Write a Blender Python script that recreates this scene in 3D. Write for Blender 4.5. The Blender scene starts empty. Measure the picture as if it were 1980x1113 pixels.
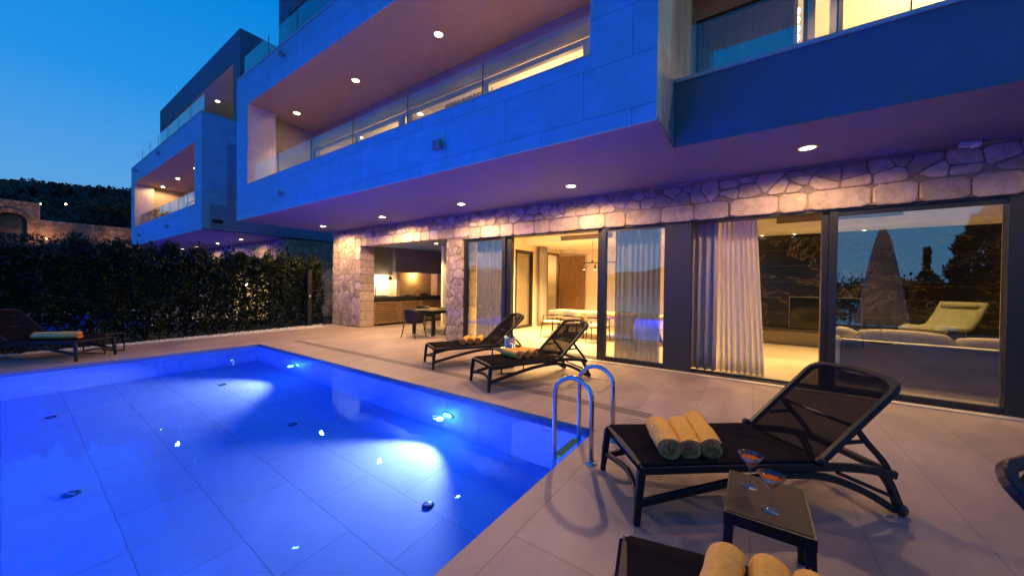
import bpy, math, random
import numpy as np
from mathutils import Vector, Matrix
R = math.radians
PI = math.pi
C = bpy.context.scene.collection
sc = bpy.context.scene

# ------------------------------------------------------------------ helpers
class MB:
    """collects faces (with material slots and an optional per-face tint) for ONE mesh object"""
    def __init__(s): s.v = []; s.f = []; s.m = []; s.t = []; s.sm = []
    def add(s, vs, fs, m=0, t=.5, smooth=False):
        b = len(s.v); s.v.extend([tuple(p) for p in vs])
        for f in fs:
            s.f.append([b+i for i in f]); s.m.append(m); s.t.append(t); s.sm.append(smooth)
        return s
    def box(s, x0, x1, y0, y1, z0, z1, m=0, t=.5):
        v = [(x, y, z) for z in (z0, z1) for y in (y0, y1) for x in (x0, x1)]
        return s.add(v, [(0,2,3,1), (4,5,7,6), (0,1,5,4), (2,6,7,3), (0,4,6,2), (1,3,7,5)], m, t)
    def obox(s, c, ux, uy, uz, hx, hy, hz, m=0, t=.5):
        c, ux, uy, uz = Vector(c), Vector(ux).normalized(), Vector(uy).normalized(), Vector(uz).normalized()
        v = [c+ux*a*hx+uy*b*hy+uz*d*hz for d in (-1, 1) for b in (-1, 1) for a in (-1, 1)]
        return s.add(v, [(0,2,3,1), (4,5,7,6), (0,1,5,4), (2,6,7,3), (0,4,6,2), (1,3,7,5)], m, t)
    def sweep(s, pts, prof, side=(0,1,0), m=0, smooth=False, closed=False, scale=None):
        """sweep a (side, up) profile along pts; side axis stays near `side`"""
        pts = [Vector(p) for p in pts]; n = len(pts); k = len(prof); vs = []
        S0 = Vector(side)
        for i, p in enumerate(pts):
            a = pts[(i-1) % n] if (closed or i > 0) else p
            b = pts[(i+1) % n] if (closed or i < n-1) else p
            t = (b-a).normalized()
            S = (S0 - t*S0.dot(t)).normalized(); U = t.cross(S)
            q = scale[i] if scale else 1
            # keep the section width at corners
            w = 1.0
            if 0 < i < n-1 or closed:
                d1 = (p-pts[i-1]).normalized(); w = 1/max(.5, abs(d1.dot(t)))
            for (u, w2) in prof: vs.append(p + S*u*q + U*w2*q*w)
        fs = []
        for i in range(n if closed else n-1):
            j = (i+1) % n
            for c in range(k): fs.append((i*k+c, i*k+(c+1) % k, j*k+(c+1) % k, j*k+c))
        if not closed:
            fs.append(tuple(reversed(range(k)))); fs.append(tuple((n-1)*k+c for c in range(k)))
        return s.add(vs, fs, m, .5, smooth)
    def tube(s, pts, r, seg=10, m=0, closed=False):
        pts = [Vector(p) for p in pts]; n = len(pts)
        rr = r if isinstance(r, (list, tuple)) else [r]*n
        vs = []; fs = []; N = None
        for i, p in enumerate(pts):
            a = pts[(i-1) % n] if (closed or i > 0) else p
            b = pts[(i+1) % n] if (closed or i < n-1) else p
            t = (b-a).normalized()
            if N is None:
                N = t.orthogonal().normalized()
            else:
                N = (N - t*N.dot(t)).normalized()
            B = t.cross(N)
            for c in range(seg):
                an = 2*PI*c/seg; vs.append(p + (N*math.cos(an)+B*math.sin(an))*rr[i])
        for i in range(n if closed else n-1):
            j = (i+1) % n
            for c in range(seg): fs.append((i*seg+c, i*seg+(c+1) % seg, j*seg+(c+1) % seg, j*seg+c))
        if not closed:
            fs.append(tuple(reversed(range(seg)))); fs.append(tuple((n-1)*seg+c for c in range(seg)))
        return s.add(vs, fs, m, .5, True)
    def lathe(s, prof, seg=24, c=(0,0,0), m=0, cap=True):
        vs = []; fs = []; k = len(prof)
        for (r, z) in prof:
            for i in range(seg):
                a = 2*PI*i/seg; vs.append((c[0]+r*math.cos(a), c[1]+r*math.sin(a), c[2]+z))
        for j in range(k-1):
            for i in range(seg): fs.append((j*seg+i, j*seg+(i+1) % seg, (j+1)*seg+(i+1) % seg, (j+1)*seg+i))
        if cap:
            if prof[0][0] > 1e-4: fs.append(tuple(reversed(range(seg))))
            if prof[-1][0] > 1e-4: fs.append(tuple((k-1)*seg+i for i in range(seg)))
        return s.add(vs, fs, m, .5, True)
    def prism(s, poly, a, b, m=0, t=.5):
        """poly: list of 3D points, extruded by vector b-a"""
        d = Vector(b)-Vector(a); n = len(poly)
        v = [Vector(p) for p in poly] + [Vector(p)+d for p in poly]
        fs = [tuple(reversed(range(n))), tuple(range(n, 2*n))]
        for i in range(n): fs.append((i, (i+1) % n, n+(i+1) % n, n+i))
        return s.add(v, fs, m, t)
    def sheet(s, nu, nv, fn, th=0.0, m=0, smooth=True):
        """grid surface fn(u,v)->(x,y,z); th>0 gives it a thickness along its normal"""
        P = [[Vector(fn(i/nu, j/nv)) for i in range(nu+1)] for j in range(nv+1)]
        if th <= 0:
            vs = [p for r in P for p in r]
            return s.add(vs, [(j*(nu+1)+i, j*(nu+1)+i+1, (j+1)*(nu+1)+i+1, (j+1)*(nu+1)+i) for j in range(nv) for i in range(nu)], m, .5, smooth)
        Nn = [[None]*(nu+1) for _ in range(nv+1)]
        for j in range(nv+1):
            for i in range(nu+1):
                du = P[j][min(i+1, nu)]-P[j][max(i-1, 0)]; dv = P[min(j+1, nv)][i]-P[max(j-1, 0)][i]
                q = du.cross(dv)
                Nn[j][i] = q.normalized() if q.length > 1e-9 else Vector((0,0,1))
        A = [P[j][i]+Nn[j][i]*th/2 for j in range(nv+1) for i in range(nu+1)]
        B = [P[j][i]-Nn[j][i]*th/2 for j in range(nv+1) for i in range(nu+1)]
        o = len(A); w = nu+1; fs = []
        for j in range(nv):
            for i in range(nu):
                a, b, c, d = j*w+i, j*w+i+1, (j+1)*w+i+1, (j+1)*w+i
                fs.append((a, b, c, d)); fs.append((o+d, o+c, o+b, o+a))
        for i in range(nu):
            fs.append((i+1, i, o+i, o+i+1)); a = nv*w+i; fs.append((a, a+1, o+a+1, o+a))
        for j in range(nv):
            a = j*w; fs.append((a, a+w, o+a+w, o+a)); a = j*w+nu; fs.append((a+w, a, o+a, o+a+w))
        return s.add(A+B, fs, m, .5, smooth)
    def build(s, name, mats, parent=None, bevel=0, tint=False, loc=None):
        me = bpy.data.meshes.new(name); me.from_pydata([tuple(p) for p in s.v], [], s.f)
        if not isinstance(mats, (list, tuple)): mats = [mats]
        for m in mats: me.materials.append(m)
        me.polygons.foreach_set('material_index', s.m)
        me.polygons.foreach_set('use_smooth', s.sm)
        if tint:
            at = me.attributes.new('tint', 'FLOAT', 'FACE'); at.data.foreach_set('value', s.t)
        me.update()
        o = bpy.data.objects.new(name, me); C.objects.link(o)
        if parent is not None: o.parent = parent
        if loc: o.location = loc
        if bevel:
            b = o.modifiers.new('bevel', 'BEVEL'); b.width = bevel; b.segments = 2; b.limit_method = 'ANGLE'; b.angle_limit = R(50)
        return o

def tag(o, label=None, cat=None, group=None, kind=None):
    if label: o['label'] = label
    if cat: o['category'] = cat
    if group: o['group'] = group
    if kind: o['kind'] = kind
    return o
def empty(name, loc=(0,0,0), rz=0, **k):
    o = bpy.data.objects.new(name, None); C.objects.link(o); o.location = loc; o.rotation_euler = (0,0,rz)
    o.empty_display_size = .1
    return tag(o, **k)
def struct(o): o['kind'] = 'structure'; return o
def copy_tree(o, parent=None):
    c = o.copy(); C.objects.link(c)
    if parent is not None: c.parent = parent
    for ch in [q for q in o.children]: copy_tree(ch, c)
    return c

# ------------------------------------------------------------------ materials
def newmat(name):
    m = bpy.data.materials.new(name); m.use_nodes = True; nt = m.node_tree; nt.nodes.clear()
    out = nt.nodes.new('ShaderNodeOutputMaterial'); return m, nt, out
def N(nt, typ, **kw):
    n = nt.nodes.new(typ)
    for k, v in kw.items():
        if k.startswith('i_'):
            n.inputs[k[2:].replace('_', ' ')].default_value = v
        else: setattr(n, k, v)
    return n
def L(nt, a, ao, b, bi): nt.links.new(a.outputs[ao], b.inputs[bi])
def col(c): return (c[0], c[1], c[2], 1)
def pbr(name, base, rough=.6, metal=0, spec=.5, var=0, vscale=6, bump=0, bscale=40, detail=4, tint=0, coord='Object', stretch=None):
    m, nt, out = newmat(name)
    b = N(nt, 'ShaderNodeBsdfPrincipled'); L(nt, b, 'BSDF', out, 'Surface')
    b.inputs['Base Color'].default_value = col(base); b.inputs['Roughness'].default_value = rough
    b.inputs['Metallic'].default_value = metal; b.inputs['Specular IOR Level'].default_value = spec
    if var or bump or tint:
        tc = N(nt, 'ShaderNodeTexCoord'); src, so = tc, coord
        if stretch:
            mp = N(nt, 'ShaderNodeMapping'); mp.inputs['Scale'].default_value = stretch; L(nt, tc, coord, mp, 'Vector'); src, so = mp, 'Vector'
    cur = None
    if var:
        n = N(nt, 'ShaderNodeTexNoise'); n.inputs['Scale'].default_value = vscale; n.inputs['Detail'].default_value = detail; n.inputs['Roughness'].default_value = .6
        L(nt, src, so, n, 'Vector')
        r = N(nt, 'ShaderNodeValToRGB'); r.color_ramp.elements[0].position = .3; r.color_ramp.elements[1].position = .7
        r.color_ramp.elements[0].color = col([x*(1-var) for x in base]); r.color_ramp.elements[1].color = col([min(1, x*(1+var)) for x in base])
        L(nt, n, 'Fac', r, 'Fac'); cur = (r, 'Color')
    if tint:
        a = N(nt, 'ShaderNodeAttribute', attribute_name='tint')
        mr = N(nt, 'ShaderNodeMapRange'); mr.inputs['To Min'].default_value = 1-tint; mr.inputs['To Max'].default_value = 1+tint
        L(nt, a, 'Fac', mr, 'Value')
        hs = N(nt, 'ShaderNodeHueSaturation'); L(nt, mr, 'Result', hs, 'Value')
        if cur: L(nt, cur[0], cur[1], hs, 'Color')
        else: hs.inputs['Color'].default_value = col(base)
        cur = (hs, 'Color')
    if cur: L(nt, cur[0], cur[1], b, 'Base Color')
    if bump:
        n = N(nt, 'ShaderNodeTexNoise'); n.inputs['Scale'].default_value = bscale; n.inputs['Detail'].default_value = 5
        L(nt, src, so, n, 'Vector')
        bp = N(nt, 'ShaderNodeBump'); bp.inputs['Strength'].default_value = bump; bp.inputs['Distance'].default_value = .02
        L(nt, n, 'Fac', bp, 'Height'); L(nt, bp, 'Normal', b, 'Normal')
    return m
def tiles(name, base, joint, bw, bh, mortar=.006, rough=.55, axes='xy', offset=.5, var=.1, vein=.12, veinscale=2.0, bump=.25, stretch=(1,1,1), spec=.4):
    """slabs laid in a bond; axes picks the two object axes that carry the pattern"""
    m, nt, out = newmat(name)
    b = N(nt, 'ShaderNodeBsdfPrincipled'); L(nt, b, 'BSDF', out, 'Surface')
    b.inputs['Roughness'].default_value = rough; b.inputs['Specular IOR Level'].default_value = spec
    tc = N(nt, 'ShaderNodeTexCoord'); sp = N(nt, 'ShaderNodeSeparateXYZ'); L(nt, tc, 'Object', sp, 'Vector')
    cb = N(nt, 'ShaderNodeCombineXYZ'); L(nt, sp, axes[0].upper(), cb, 'X'); L(nt, sp, axes[1].upper(), cb, 'Y')
    br = N(nt, 'ShaderNodeTexBrick'); br.offset = offset; br.squash = 1
    br.inputs['Scale'].default_value = 1; br.inputs['Mortar Size'].default_value = mortar; br.inputs['Mortar Smooth'].default_value = .1
    br.inputs['Brick Width'].default_value = bw; br.inputs['Row Height'].default_value = bh; br.inputs['Bias'].default_value = 0
    br.inputs['Color1'].default_value = col([x*(1-var) for x in base]); br.inputs['Color2'].default_value = col([x*(1+var) for x in base])
    br.inputs['Mortar'].default_value = col(joint); L(nt, cb, 'Vector', br, 'Vector')
    mp = N(nt, 'ShaderNodeMapping'); mp.inputs['Scale'].default_value = stretch; L(nt, tc, 'Object', mp, 'Vector')
    n = N(nt, 'ShaderNodeTexNoise'); n.inputs['Scale'].default_value = veinscale; n.inputs['Detail'].default_value = 8; n.inputs['Roughness'].default_value = .65
    n.inputs['Distortion'].default_value = .6; L(nt, mp, 'Vector', n, 'Vector')
    mr = N(nt, 'ShaderNodeMapRange'); mr.inputs['From Min'].default_value = .3; mr.inputs['From Max'].default_value = .7
    mr.inputs['To Min'].default_value = 1-vein; mr.inputs['To Max'].default_value = 1+vein; L(nt, n, 'Fac', mr, 'Value')
    hs = N(nt, 'ShaderNodeHueSaturation'); L(nt, mr, 'Result', hs, 'Value'); L(nt, br, 'Color', hs, 'Color')
    L(nt, hs, 'Color', b, 'Base Color')
    rr = N(nt, 'ShaderNodeMapRange'); rr.inputs['To Min'].default_value = max(0, rough-.12); rr.inputs['To Max'].default_value = rough+.15; L(nt, n, 'Fac', rr, 'Value'); L(nt, rr, 'Result', b, 'Roughness')
    bp = N(nt, 'ShaderNodeBump'); bp.inputs['Strength'].default_value = bump; bp.inputs['Distance'].default_value = .004; bp.invert = True
    L(nt, br, 'Fac', bp, 'Height'); L(nt, bp, 'Normal', b, 'Normal')
    return m
def emit(name, c, s):
    m, nt, out = newmat(name)
    e = N(nt, 'ShaderNodeEmission'); e.inputs['Color'].default_value = col(c); e.inputs['Strength'].default_value = s
    L(nt, e, 'Emission', out, 'Surface')
    m.cycles.emission_sampling = 'NONE'
    return m
def glassy(name, tint=(.96,.98,.98), ior=1.9, rough=0.0, gloss=(1,1,1)):
    m, nt, out = newmat(name)
    t = N(nt, 'ShaderNodeBsdfTransparent'); t.inputs['Color'].default_value = col(tint)
    g = N(nt, 'ShaderNodeBsdfGlossy'); g.inputs['Roughness'].default_value = rough; g.inputs['Color'].default_value = col(gloss)
    geo = N(nt, 'ShaderNodeNewGeometry')
    # Schlick reflection of a thin sheet: the same from either side of a face
    dt = N(nt, 'ShaderNodeVectorMath', operation='DOT_PRODUCT'); L(nt, geo, 'Normal', dt, 0); L(nt, geo, 'Incoming', dt, 1)
    ab = N(nt, 'ShaderNodeMath', operation='ABSOLUTE'); L(nt, dt, 'Value', ab, 0)
    om = N(nt, 'ShaderNodeMath', operation='SUBTRACT'); om.inputs[0].default_value = 1; L(nt, ab, 0, om, 1)
    pw = N(nt, 'ShaderNodeMath', operation='POWER'); pw.inputs[1].default_value = 5; L(nt, om, 0, pw, 0)
    r0 = ((ior-1)/(ior+1))**2
    ml = N(nt, 'ShaderNodeMath', operation='MULTIPLY_ADD'); ml.inputs[1].default_value = 1-r0; ml.inputs[2].default_value = r0; L(nt, pw, 0, ml, 0)
    mx = N(nt, 'ShaderNodeMixShader'); L(nt, ml, 0, mx, 'Fac'); L(nt, t, 'BSDF', mx, 1); L(nt, g, 'BSDF', mx, 2)
    L(nt, mx, 'Shader', out, 'Surface')
    return m
def cloth(name, base, thru=.3, transl=.3, var=.08, vscale=30, weave=0):
    m, nt, out = newmat(name)
    d = N(nt, 'ShaderNodeBsdfDiffuse'); d.inputs['Color'].default_value = col(base)
    tr = N(nt, 'ShaderNodeBsdfTranslucent'); tr.inputs['Color'].default_value = col(base)
    tp = N(nt, 'ShaderNodeBsdfTransparent')
    m1 = N(nt, 'ShaderNodeMixShader'); m1.inputs['Fac'].default_value = transl; L(nt, d, 'BSDF', m1, 1); L(nt, tr, 'BSDF', m1, 2)
    m2 = N(nt, 'ShaderNodeMixShader'); m2.inputs['Fac'].default_value = thru; L(nt, m1, 'Shader', m2, 1); L(nt, tp, 'BSDF', m2, 2)
    L(nt, m2, 'Shader', out, 'Surface')
    tc = N(nt, 'ShaderNodeTexCoord'); n = N(nt, 'ShaderNodeTexNoise'); n.inputs['Scale'].default_value = vscale; L(nt, tc, 'Object', n, 'Vector')
    r = N(nt, 'ShaderNodeValToRGB'); r.color_ramp.elements[0].color = col([x*(1-var) for x in base]); r.color_ramp.elements[1].color = col([x*(1+var) for x in base])
    L(nt, n, 'Fac', r, 'Fac'); L(nt, r, 'Color', d, 'Color'); L(nt, r, 'Color', tr, 'Color')
    return m

M = {}
M['stone'] = pbr('stone', (.41,.32,.24), .85, var=.22, vscale=9, bump=.8, bscale=28, tint=.25)
M['mortar'] = pbr('mortar', (.23,.18,.145), .95, var=.2, vscale=20, bump=.4, bscale=60)
M['cladding'] = tiles('cladding', (.19,.43,.50), (.10,.22,.27), 1.2, .6, mortar=.005, rough=.6, axes='xz', var=.05, vein=.12, veinscale=3, bump=.35)  # blue of sky and pool light put into the stone's base colour
M['cladding_side'] = tiles('cladding_side', (.18,.26,.34), (.10,.14,.19), 1.2, .6, mortar=.005, rough=.6, axes='yz', var=.03, vein=.06, veinscale=3, bump=.35)  # darker copy of the cladding; shade on the sides put into the colour
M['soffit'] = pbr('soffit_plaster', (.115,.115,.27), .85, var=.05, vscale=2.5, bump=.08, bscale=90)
M['plaster'] = pbr('plaster', (.48,.35,.11), .85, var=.05, vscale=2.5, bump=.08, bscale=90)
M['tan_plaster'] = pbr('tan_plaster', (.42,.32,.22), .85, var=.05, vscale=2.5, bump=.08, bscale=90)
M['dark_plaster'] = pbr('dark_plaster', (.095,.135,.16), .8, var=.07, vscale=2, bump=.15, bscale=80)
M['coping'] = pbr('coping', (.38,.36,.36), .5, var=.06)
M['deck'] = tiles('deck_stone', (.37,.275,.245), (.25,.185,.16), 1.2, .6, mortar=.004, rough=.5, axes='yx', var=.09, vein=.27, veinscale=1.2, bump=.3, stretch=(1.2,.5,1))
M['poolfloor'] = tiles('pool_tile', (.56,.58,.62), (.34,.37,.41), 1.2, .6, mortar=.005, rough=.5, axes='xy', var=.05, vein=.06, bump=.2)
M['poolwall'] = tiles('pool_wall_tile', (.60,.62,.64), (.40,.43,.46), 1.2, .6, mortar=.005, rough=.5, axes='xz', var=.03, vein=.04, bump=.2)
M['frame'] = pbr('frame_metal', (.022,.020,.023), .42, var=.15, vscale=3)
M['panel'] = pbr('panel_metal', (.035,.032,.038), .5, var=.1, vscale=2)
M['greyframe'] = pbr('grey_frame', (.27,.27,.29), .45)
M['glass'] = glassy('window_glass', (.93,.95,.95), 2.35)
M['rail_glass'] = glassy('railing_glass', (.97,.985,.98), 1.55)
M['bulb'] = emit('bulb', (1,.80,.52), 70)
M['bulb2'] = emit('bulb_dim', (1,.78,.48), 25)
M['halo'] = emit('lamp_diffuser', (1,.52,.20), 1.6)  # glow halo around the downlights, built as an added emissive ring
M['lampring'] = pbr('lamp_ring', (.7,.68,.65), .4)
M['interior'] = pbr('interior_paint', (.80,.73,.60), .85, var=.03, vscale=2)
M['ceilpaint'] = pbr('ceiling_paint', (.84,.80,.72), .9)
M['ifloor'] = tiles('floor_tile', (.44,.38,.30), (.30,.26,.21), 1.2, .6, mortar=.004, rough=.35, axes='yx', var=.03, vein=.06, bump=.1)
M['wood'] = pbr('walnut', (.22,.115,.05), .5, var=.35, vscale=3, stretch=(14,14,.8), detail=6)
M['tablewood'] = pbr('oak', (.50,.34,.19), .45, var=.2, vscale=3, stretch=(1,12,12), detail=6)
M['slat'] = pbr('teak_slat', (.26,.155,.08), .55, var=.3, vscale=4, stretch=(12,1,6))
M['black'] = pbr('black_metal', (.012,.012,.013), .4)
M['darkwood'] = pbr('dark_wood', (.030,.020,.014), .4, var=.2, vscale=5)
M['charcoal'] = pbr('charcoal_resin', (.010,.0085,.0105), .45, spec=.4, bump=.05, bscale=200)
M['upholstery'] = pbr('beige_upholstery', (.55,.46,.36), .9, var=.06, vscale=60, bump=.05, bscale=250)
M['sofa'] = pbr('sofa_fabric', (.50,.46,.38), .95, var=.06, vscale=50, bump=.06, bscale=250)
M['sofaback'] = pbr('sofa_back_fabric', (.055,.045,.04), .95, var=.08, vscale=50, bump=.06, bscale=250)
M['green'] = pbr('sage_fabric', (.115,.115,.07), .95, var=.06, vscale=50, bump=.05, bscale=250)
M['cushion'] = pbr('cushion_fabric', (.38,.32,.25), .95, var=.12, vscale=25, bump=.4, bscale=120)
M['sheer'] = cloth('sheer_curtain', (.52,.50,.50), .20, .12)
M['drape'] = cloth('grey_drape', (.46,.42,.42), 0, .12)
M['drape2'] = cloth('charcoal_drape', (.16,.15,.16), 0, .08)
M['voile'] = cloth('white_voile', (.86,.82,.80), .10, .48)
M['sling'] = cloth('mesh_sling', (.017,.014,.016), .24, .1, var=.15, vscale=300)
M['slingseat'] = cloth('mesh_sling_seat', (.021,.0165,.0185), .08, .1, var=.15, vscale=300)
M['towel'] = pbr('towel', (.86,.45,.075), .95, var=.12, vscale=40, bump=.12, bscale=300)
M['towelend'] = pbr('towel_edge', (.85,.28,.085), .95, var=.4, vscale=90, bump=.2, bscale=200)
M['towel_pale'] = pbr('towel_pale', (.60,.39,.15), .95, var=.10, vscale=40, bump=.12, bscale=300)
M['steel'] = pbr('polished_steel', (.62,.63,.66), .12, metal=1)
M['silver'] = pbr('silver', (.75,.75,.77), .2, metal=1, bump=.3, bscale=40)
M['thinglass'] = glassy('drinking_glass', (.90,.94,.96), 2.3)
M['drink'] = cloth('cocktail', (.95,.27,.03), .15, .5)
M['napkin'] = pbr('white_napkin', (.8,.8,.82), .9, bump=.4, bscale=50)
M['tabletop'] = pbr('brown_table_top', (.055,.036,.028), .6, spec=.2, var=.12, vscale=8)
M['gravel'] = pbr('white_gravel', (.62,.58,.54), .9, tint=.3, var=.15, vscale=40)
M['soil'] = pbr('soil', (.02,.016,.012), .95, var=.4, vscale=8, bump=.8, bscale=25)
M['lawn'] = pbr('ground_cover', (.028,.035,.018), .95, var=.4, vscale=1.5, bump=.8, bscale=10)
M['hill'] = pbr('hill_scrub', (.022,.026,.020), .95, var=.55, vscale=.05, bump=1, bscale=.25, detail=10)
M['leaf'] = pbr('laurel_leaf', (.013,.022,.009), .55, tint=.6, spec=.25)
M['leaf2'] = pbr('scrub_leaf', (.018,.024,.016), .7, tint=.5)
M['petal'] = pbr('pale_flower', (.6,.55,.6), .8, tint=.2)
M['cyp'] = pbr('cypress_leaf', (.03,.04,.022), .9, tint=.4)
M['bark'] = pbr('bark', (.09,.065,.045), .9, bump=.6, bscale=20)
M['canvas'] = pbr('parasol_canvas', (.42,.35,.27), .9, var=.08, vscale=6, bump=.2, bscale=150)
M['rubble'] = pbr('old_stone', (.24,.14,.10), .95, var=.3, vscale=3, bump=1, bscale=6, tint=.35)
M['steppad'] = pbr('step_pad', (.30,.13,.08), .7, bump=.4, bscale=100)
M['grate'] = pbr('grate_slot', (.10,.08,.075), .7)
M['whiteplas'] = pbr('white_plastic', (.6,.6,.6), .5)
M['darkglass'] = pbr('screen', (.004,.004,.005), .12)
M['backsplash'] = tiles('backsplash', (.72,.66,.56), (.5,.45,.4), .3, .15, mortar=.004, axes='yz', rough=.3)
M['firebrick'] = tiles('fire_brick', (.40,.26,.15), (.2,.13,.08), .23, .07, mortar=.008, axes='yz', rough=.8, var=.15)
M['sea'] = pbr('sea_water', (.01,.03,.06), .12, bump=.3, bscale=.4)

def marble():
    m, nt, out = newmat('black_marble')
    b = N(nt, 'ShaderNodeBsdfPrincipled'); L(nt, b, 'BSDF', out, 'Surface'); b.inputs['Roughness'].default_value = .22
    tc = N(nt, 'ShaderNodeTexCoord'); mp = N(nt, 'ShaderNodeMapping'); mp.inputs['Rotation'].default_value = (0, .5, 0); mp.inputs['Scale'].default_value = (.5, 1, .9); L(nt, tc, 'Object', mp, 'Vector')
    n = N(nt, 'ShaderNodeTexNoise'); n.inputs['Scale'].default_value = 1.6; n.inputs['Detail'].default_value = 9; n.inputs['Roughness'].default_value = .68; n.inputs['Distortion'].default_value = .7; L(nt, mp, 'Vector', n, 'Vector')
    s = N(nt, 'ShaderNodeMath', operation='SUBTRACT'); s.inputs[1].default_value = .5; L(nt, n, 'Fac', s, 0)
    a = N(nt, 'ShaderNodeMath', operation='ABSOLUTE'); L(nt, s, 0, a, 0)
    r = N(nt, 'ShaderNodeValToRGB'); e = r.color_ramp.elements
    e[0].position = 0; e[0].color = (.16,.12,.08,1); e[1].position = .007; e[1].color = (.014,.011,.009,1); k = r.color_ramp.elements.new(.1); k.color = (.006,.005,.005,1)
    L(nt, a, 0, r, 'Fac')
    sp = N(nt, 'ShaderNodeSeparateXYZ'); L(nt, tc, 'Object', sp, 'Vector')
    # slab joints every 0.42 m
    d = N(nt, 'ShaderNodeMath', operation='MULTIPLY'); d.inputs[1].default_value = 1/.43; L(nt, sp, 'Z', d, 0)
    fr = N(nt, 'ShaderNodeMath', operation='FRACT'); L(nt, d, 0, fr, 0)
    lt = N(nt, 'ShaderNodeMath', operation='LESS_THAN'); lt.inputs[1].default_value = .02; L(nt, fr, 0, lt, 0)
    mx = N(nt, 'ShaderNodeMix', data_type='RGBA'); L(nt, lt, 0, mx, 'Factor'); L(nt, r, 'Color', mx, 6); mx.inputs[7].default_value = (.055,.042,.03,1)
    L(nt, mx, 2, b, 'Base Color')
    return m
M['marble'] = marble()
def water():
    m, nt, out = newmat('pool_water')
    g = N(nt, 'ShaderNodeBsdfGlass'); g.inputs['IOR'].default_value = 1.33; g.inputs['Roughness'].default_value = 0; g.inputs['Color'].default_value = (.15,.55,1,1)
    L(nt, g, 'BSDF', out, 'Surface')
    tc = N(nt, 'ShaderNodeTexCoord'); n = N(nt, 'ShaderNodeTexNoise'); n.inputs['Scale'].default_value = 4.5; n.inputs['Detail'].default_value = 1.5; L(nt, tc, 'Object', n, 'Vector')
    bp = N(nt, 'ShaderNodeBump'); bp.inputs['Strength'].default_value = .016; bp.inputs['Distance'].default_value = .12; L(nt, n, 'Fac', bp, 'Height'); L(nt, bp, 'Normal', g, 'Normal')
    return m
M['water'] = water()

# ------------------------------------------------------------------ lights
def spot(name, loc, tgt, power, color, size=160, blend=.5, rad=.04, parent=None):
    l = bpy.data.lights.new(name, 'SPOT'); l.energy = power; l.color = color; l.spot_size = R(size); l.spot_blend = blend; l.shadow_soft_size = rad
    o = bpy.data.objects.new(name, l); C.objects.link(o); o.location = loc
    o.rotation_euler = (Vector(tgt)-Vector(loc)).to_track_quat('-Z', 'Y').to_euler()
    if parent is not None: o.parent = parent
    return o
def point(name, loc, power, color, rad=.06, parent=None):
    l = bpy.data.lights.new(name, 'POINT'); l.energy = power; l.color = color; l.shadow_soft_size = rad
    o = bpy.data.objects.new(name, l); C.objects.link(o); o.location = loc
    if parent is not None: o.parent = parent
    return o
WARM = (1, .60, .28)
WARMIN = (1, .62, .22)
P_DOWN, P_BALC, P_ROOM, P_POOL, P_FILL = 255, 215, 165, 480, 860

# world: clear dusk sky, deep blue overhead, paler towards the horizon
w = bpy.data.worlds.new('World'); sc.world = w; w.use_nodes = True
nt = w.node_tree; nt.nodes.clear()
wo = N(nt, 'ShaderNodeOutputWorld'); bg = N(nt, 'ShaderNodeBackground'); L(nt, bg, 'Background', wo, 'Surface')
tc = N(nt, 'ShaderNodeTexCoord'); sp = N(nt, 'ShaderNodeSeparateXYZ'); L(nt, tc, 'Generated', sp, 'Vector')
rp = N(nt, 'ShaderNodeValToRGB'); e = rp.color_ramp.elements
e[0].position = 0.0; e[0].color = (.15,.40,.72,1)
e[1].position = .13; e[1].color = (.115,.375,.73,1)
for p, c in ((.22, (.08,.345,.78)), (.36, (.018,.285,.80)), (.56, (.0,.225,.73)), (.75, (.003,.11,.52)), (1, (.006,.07,.42))):
    k = e.new(p); k.color = col(c)
L(nt, sp, 'Z', rp, 'Fac')
L(nt, rp, 'Color', bg, 'Color'); bg.inputs['Strength'].default_value = 1.0

# ------------------------------------------------------------------ camera
yaw, pit, rol = R(34.56), R(-.569), R(.744)
f = Vector((-math.sin(yaw)*math.cos(pit), math.cos(yaw)*math.cos(pit), math.sin(pit)))
r = Vector((math.cos(yaw), math.sin(yaw), 0)); u = r.cross(f)
r2 = r*math.cos(rol)+u*math.sin(rol); u2 = u*math.cos(rol)-r*math.sin(rol)
cam = bpy.data.cameras.new('camera'); co = bpy.data.objects.new('camera', cam); C.objects.link(co)
mw = Matrix((r2, u2, -f)).transposed().to_4x4(); mw.translation = (0, 0, 1.55); co.matrix_world = mw
cam.sensor_width = 36; cam.lens = 681.5/1980*36; cam.clip_end = 8000; cam.clip_start = .05
sc.camera = co

# ------------------------------------------------------------------ setting: deck, pool, terrain, sea, hills
YF = 6.97                       # stone facade
PX0, PX1, PY0, PY1 = -10.1, -1.38, -3.6, 3.63
d = MB()
d.box(-12.2, PX0, -5.2, 7.6, -.2, 0); d.box(PX0, PX1, PY1, 7.6, -.2, 0); d.box(PX1, 9, -5.2, 7.6, -.2, 0); d.box(PX0, PX1, -5.2, PY0, -.2, 0)
d.box(-11.1, -7.02, 7.6, 12.2, -.2, 0); d.box(-12.95, -12.2, 6.55, 7.6, -.2, 0)
struct(d.build('deck', M['deck']))

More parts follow.
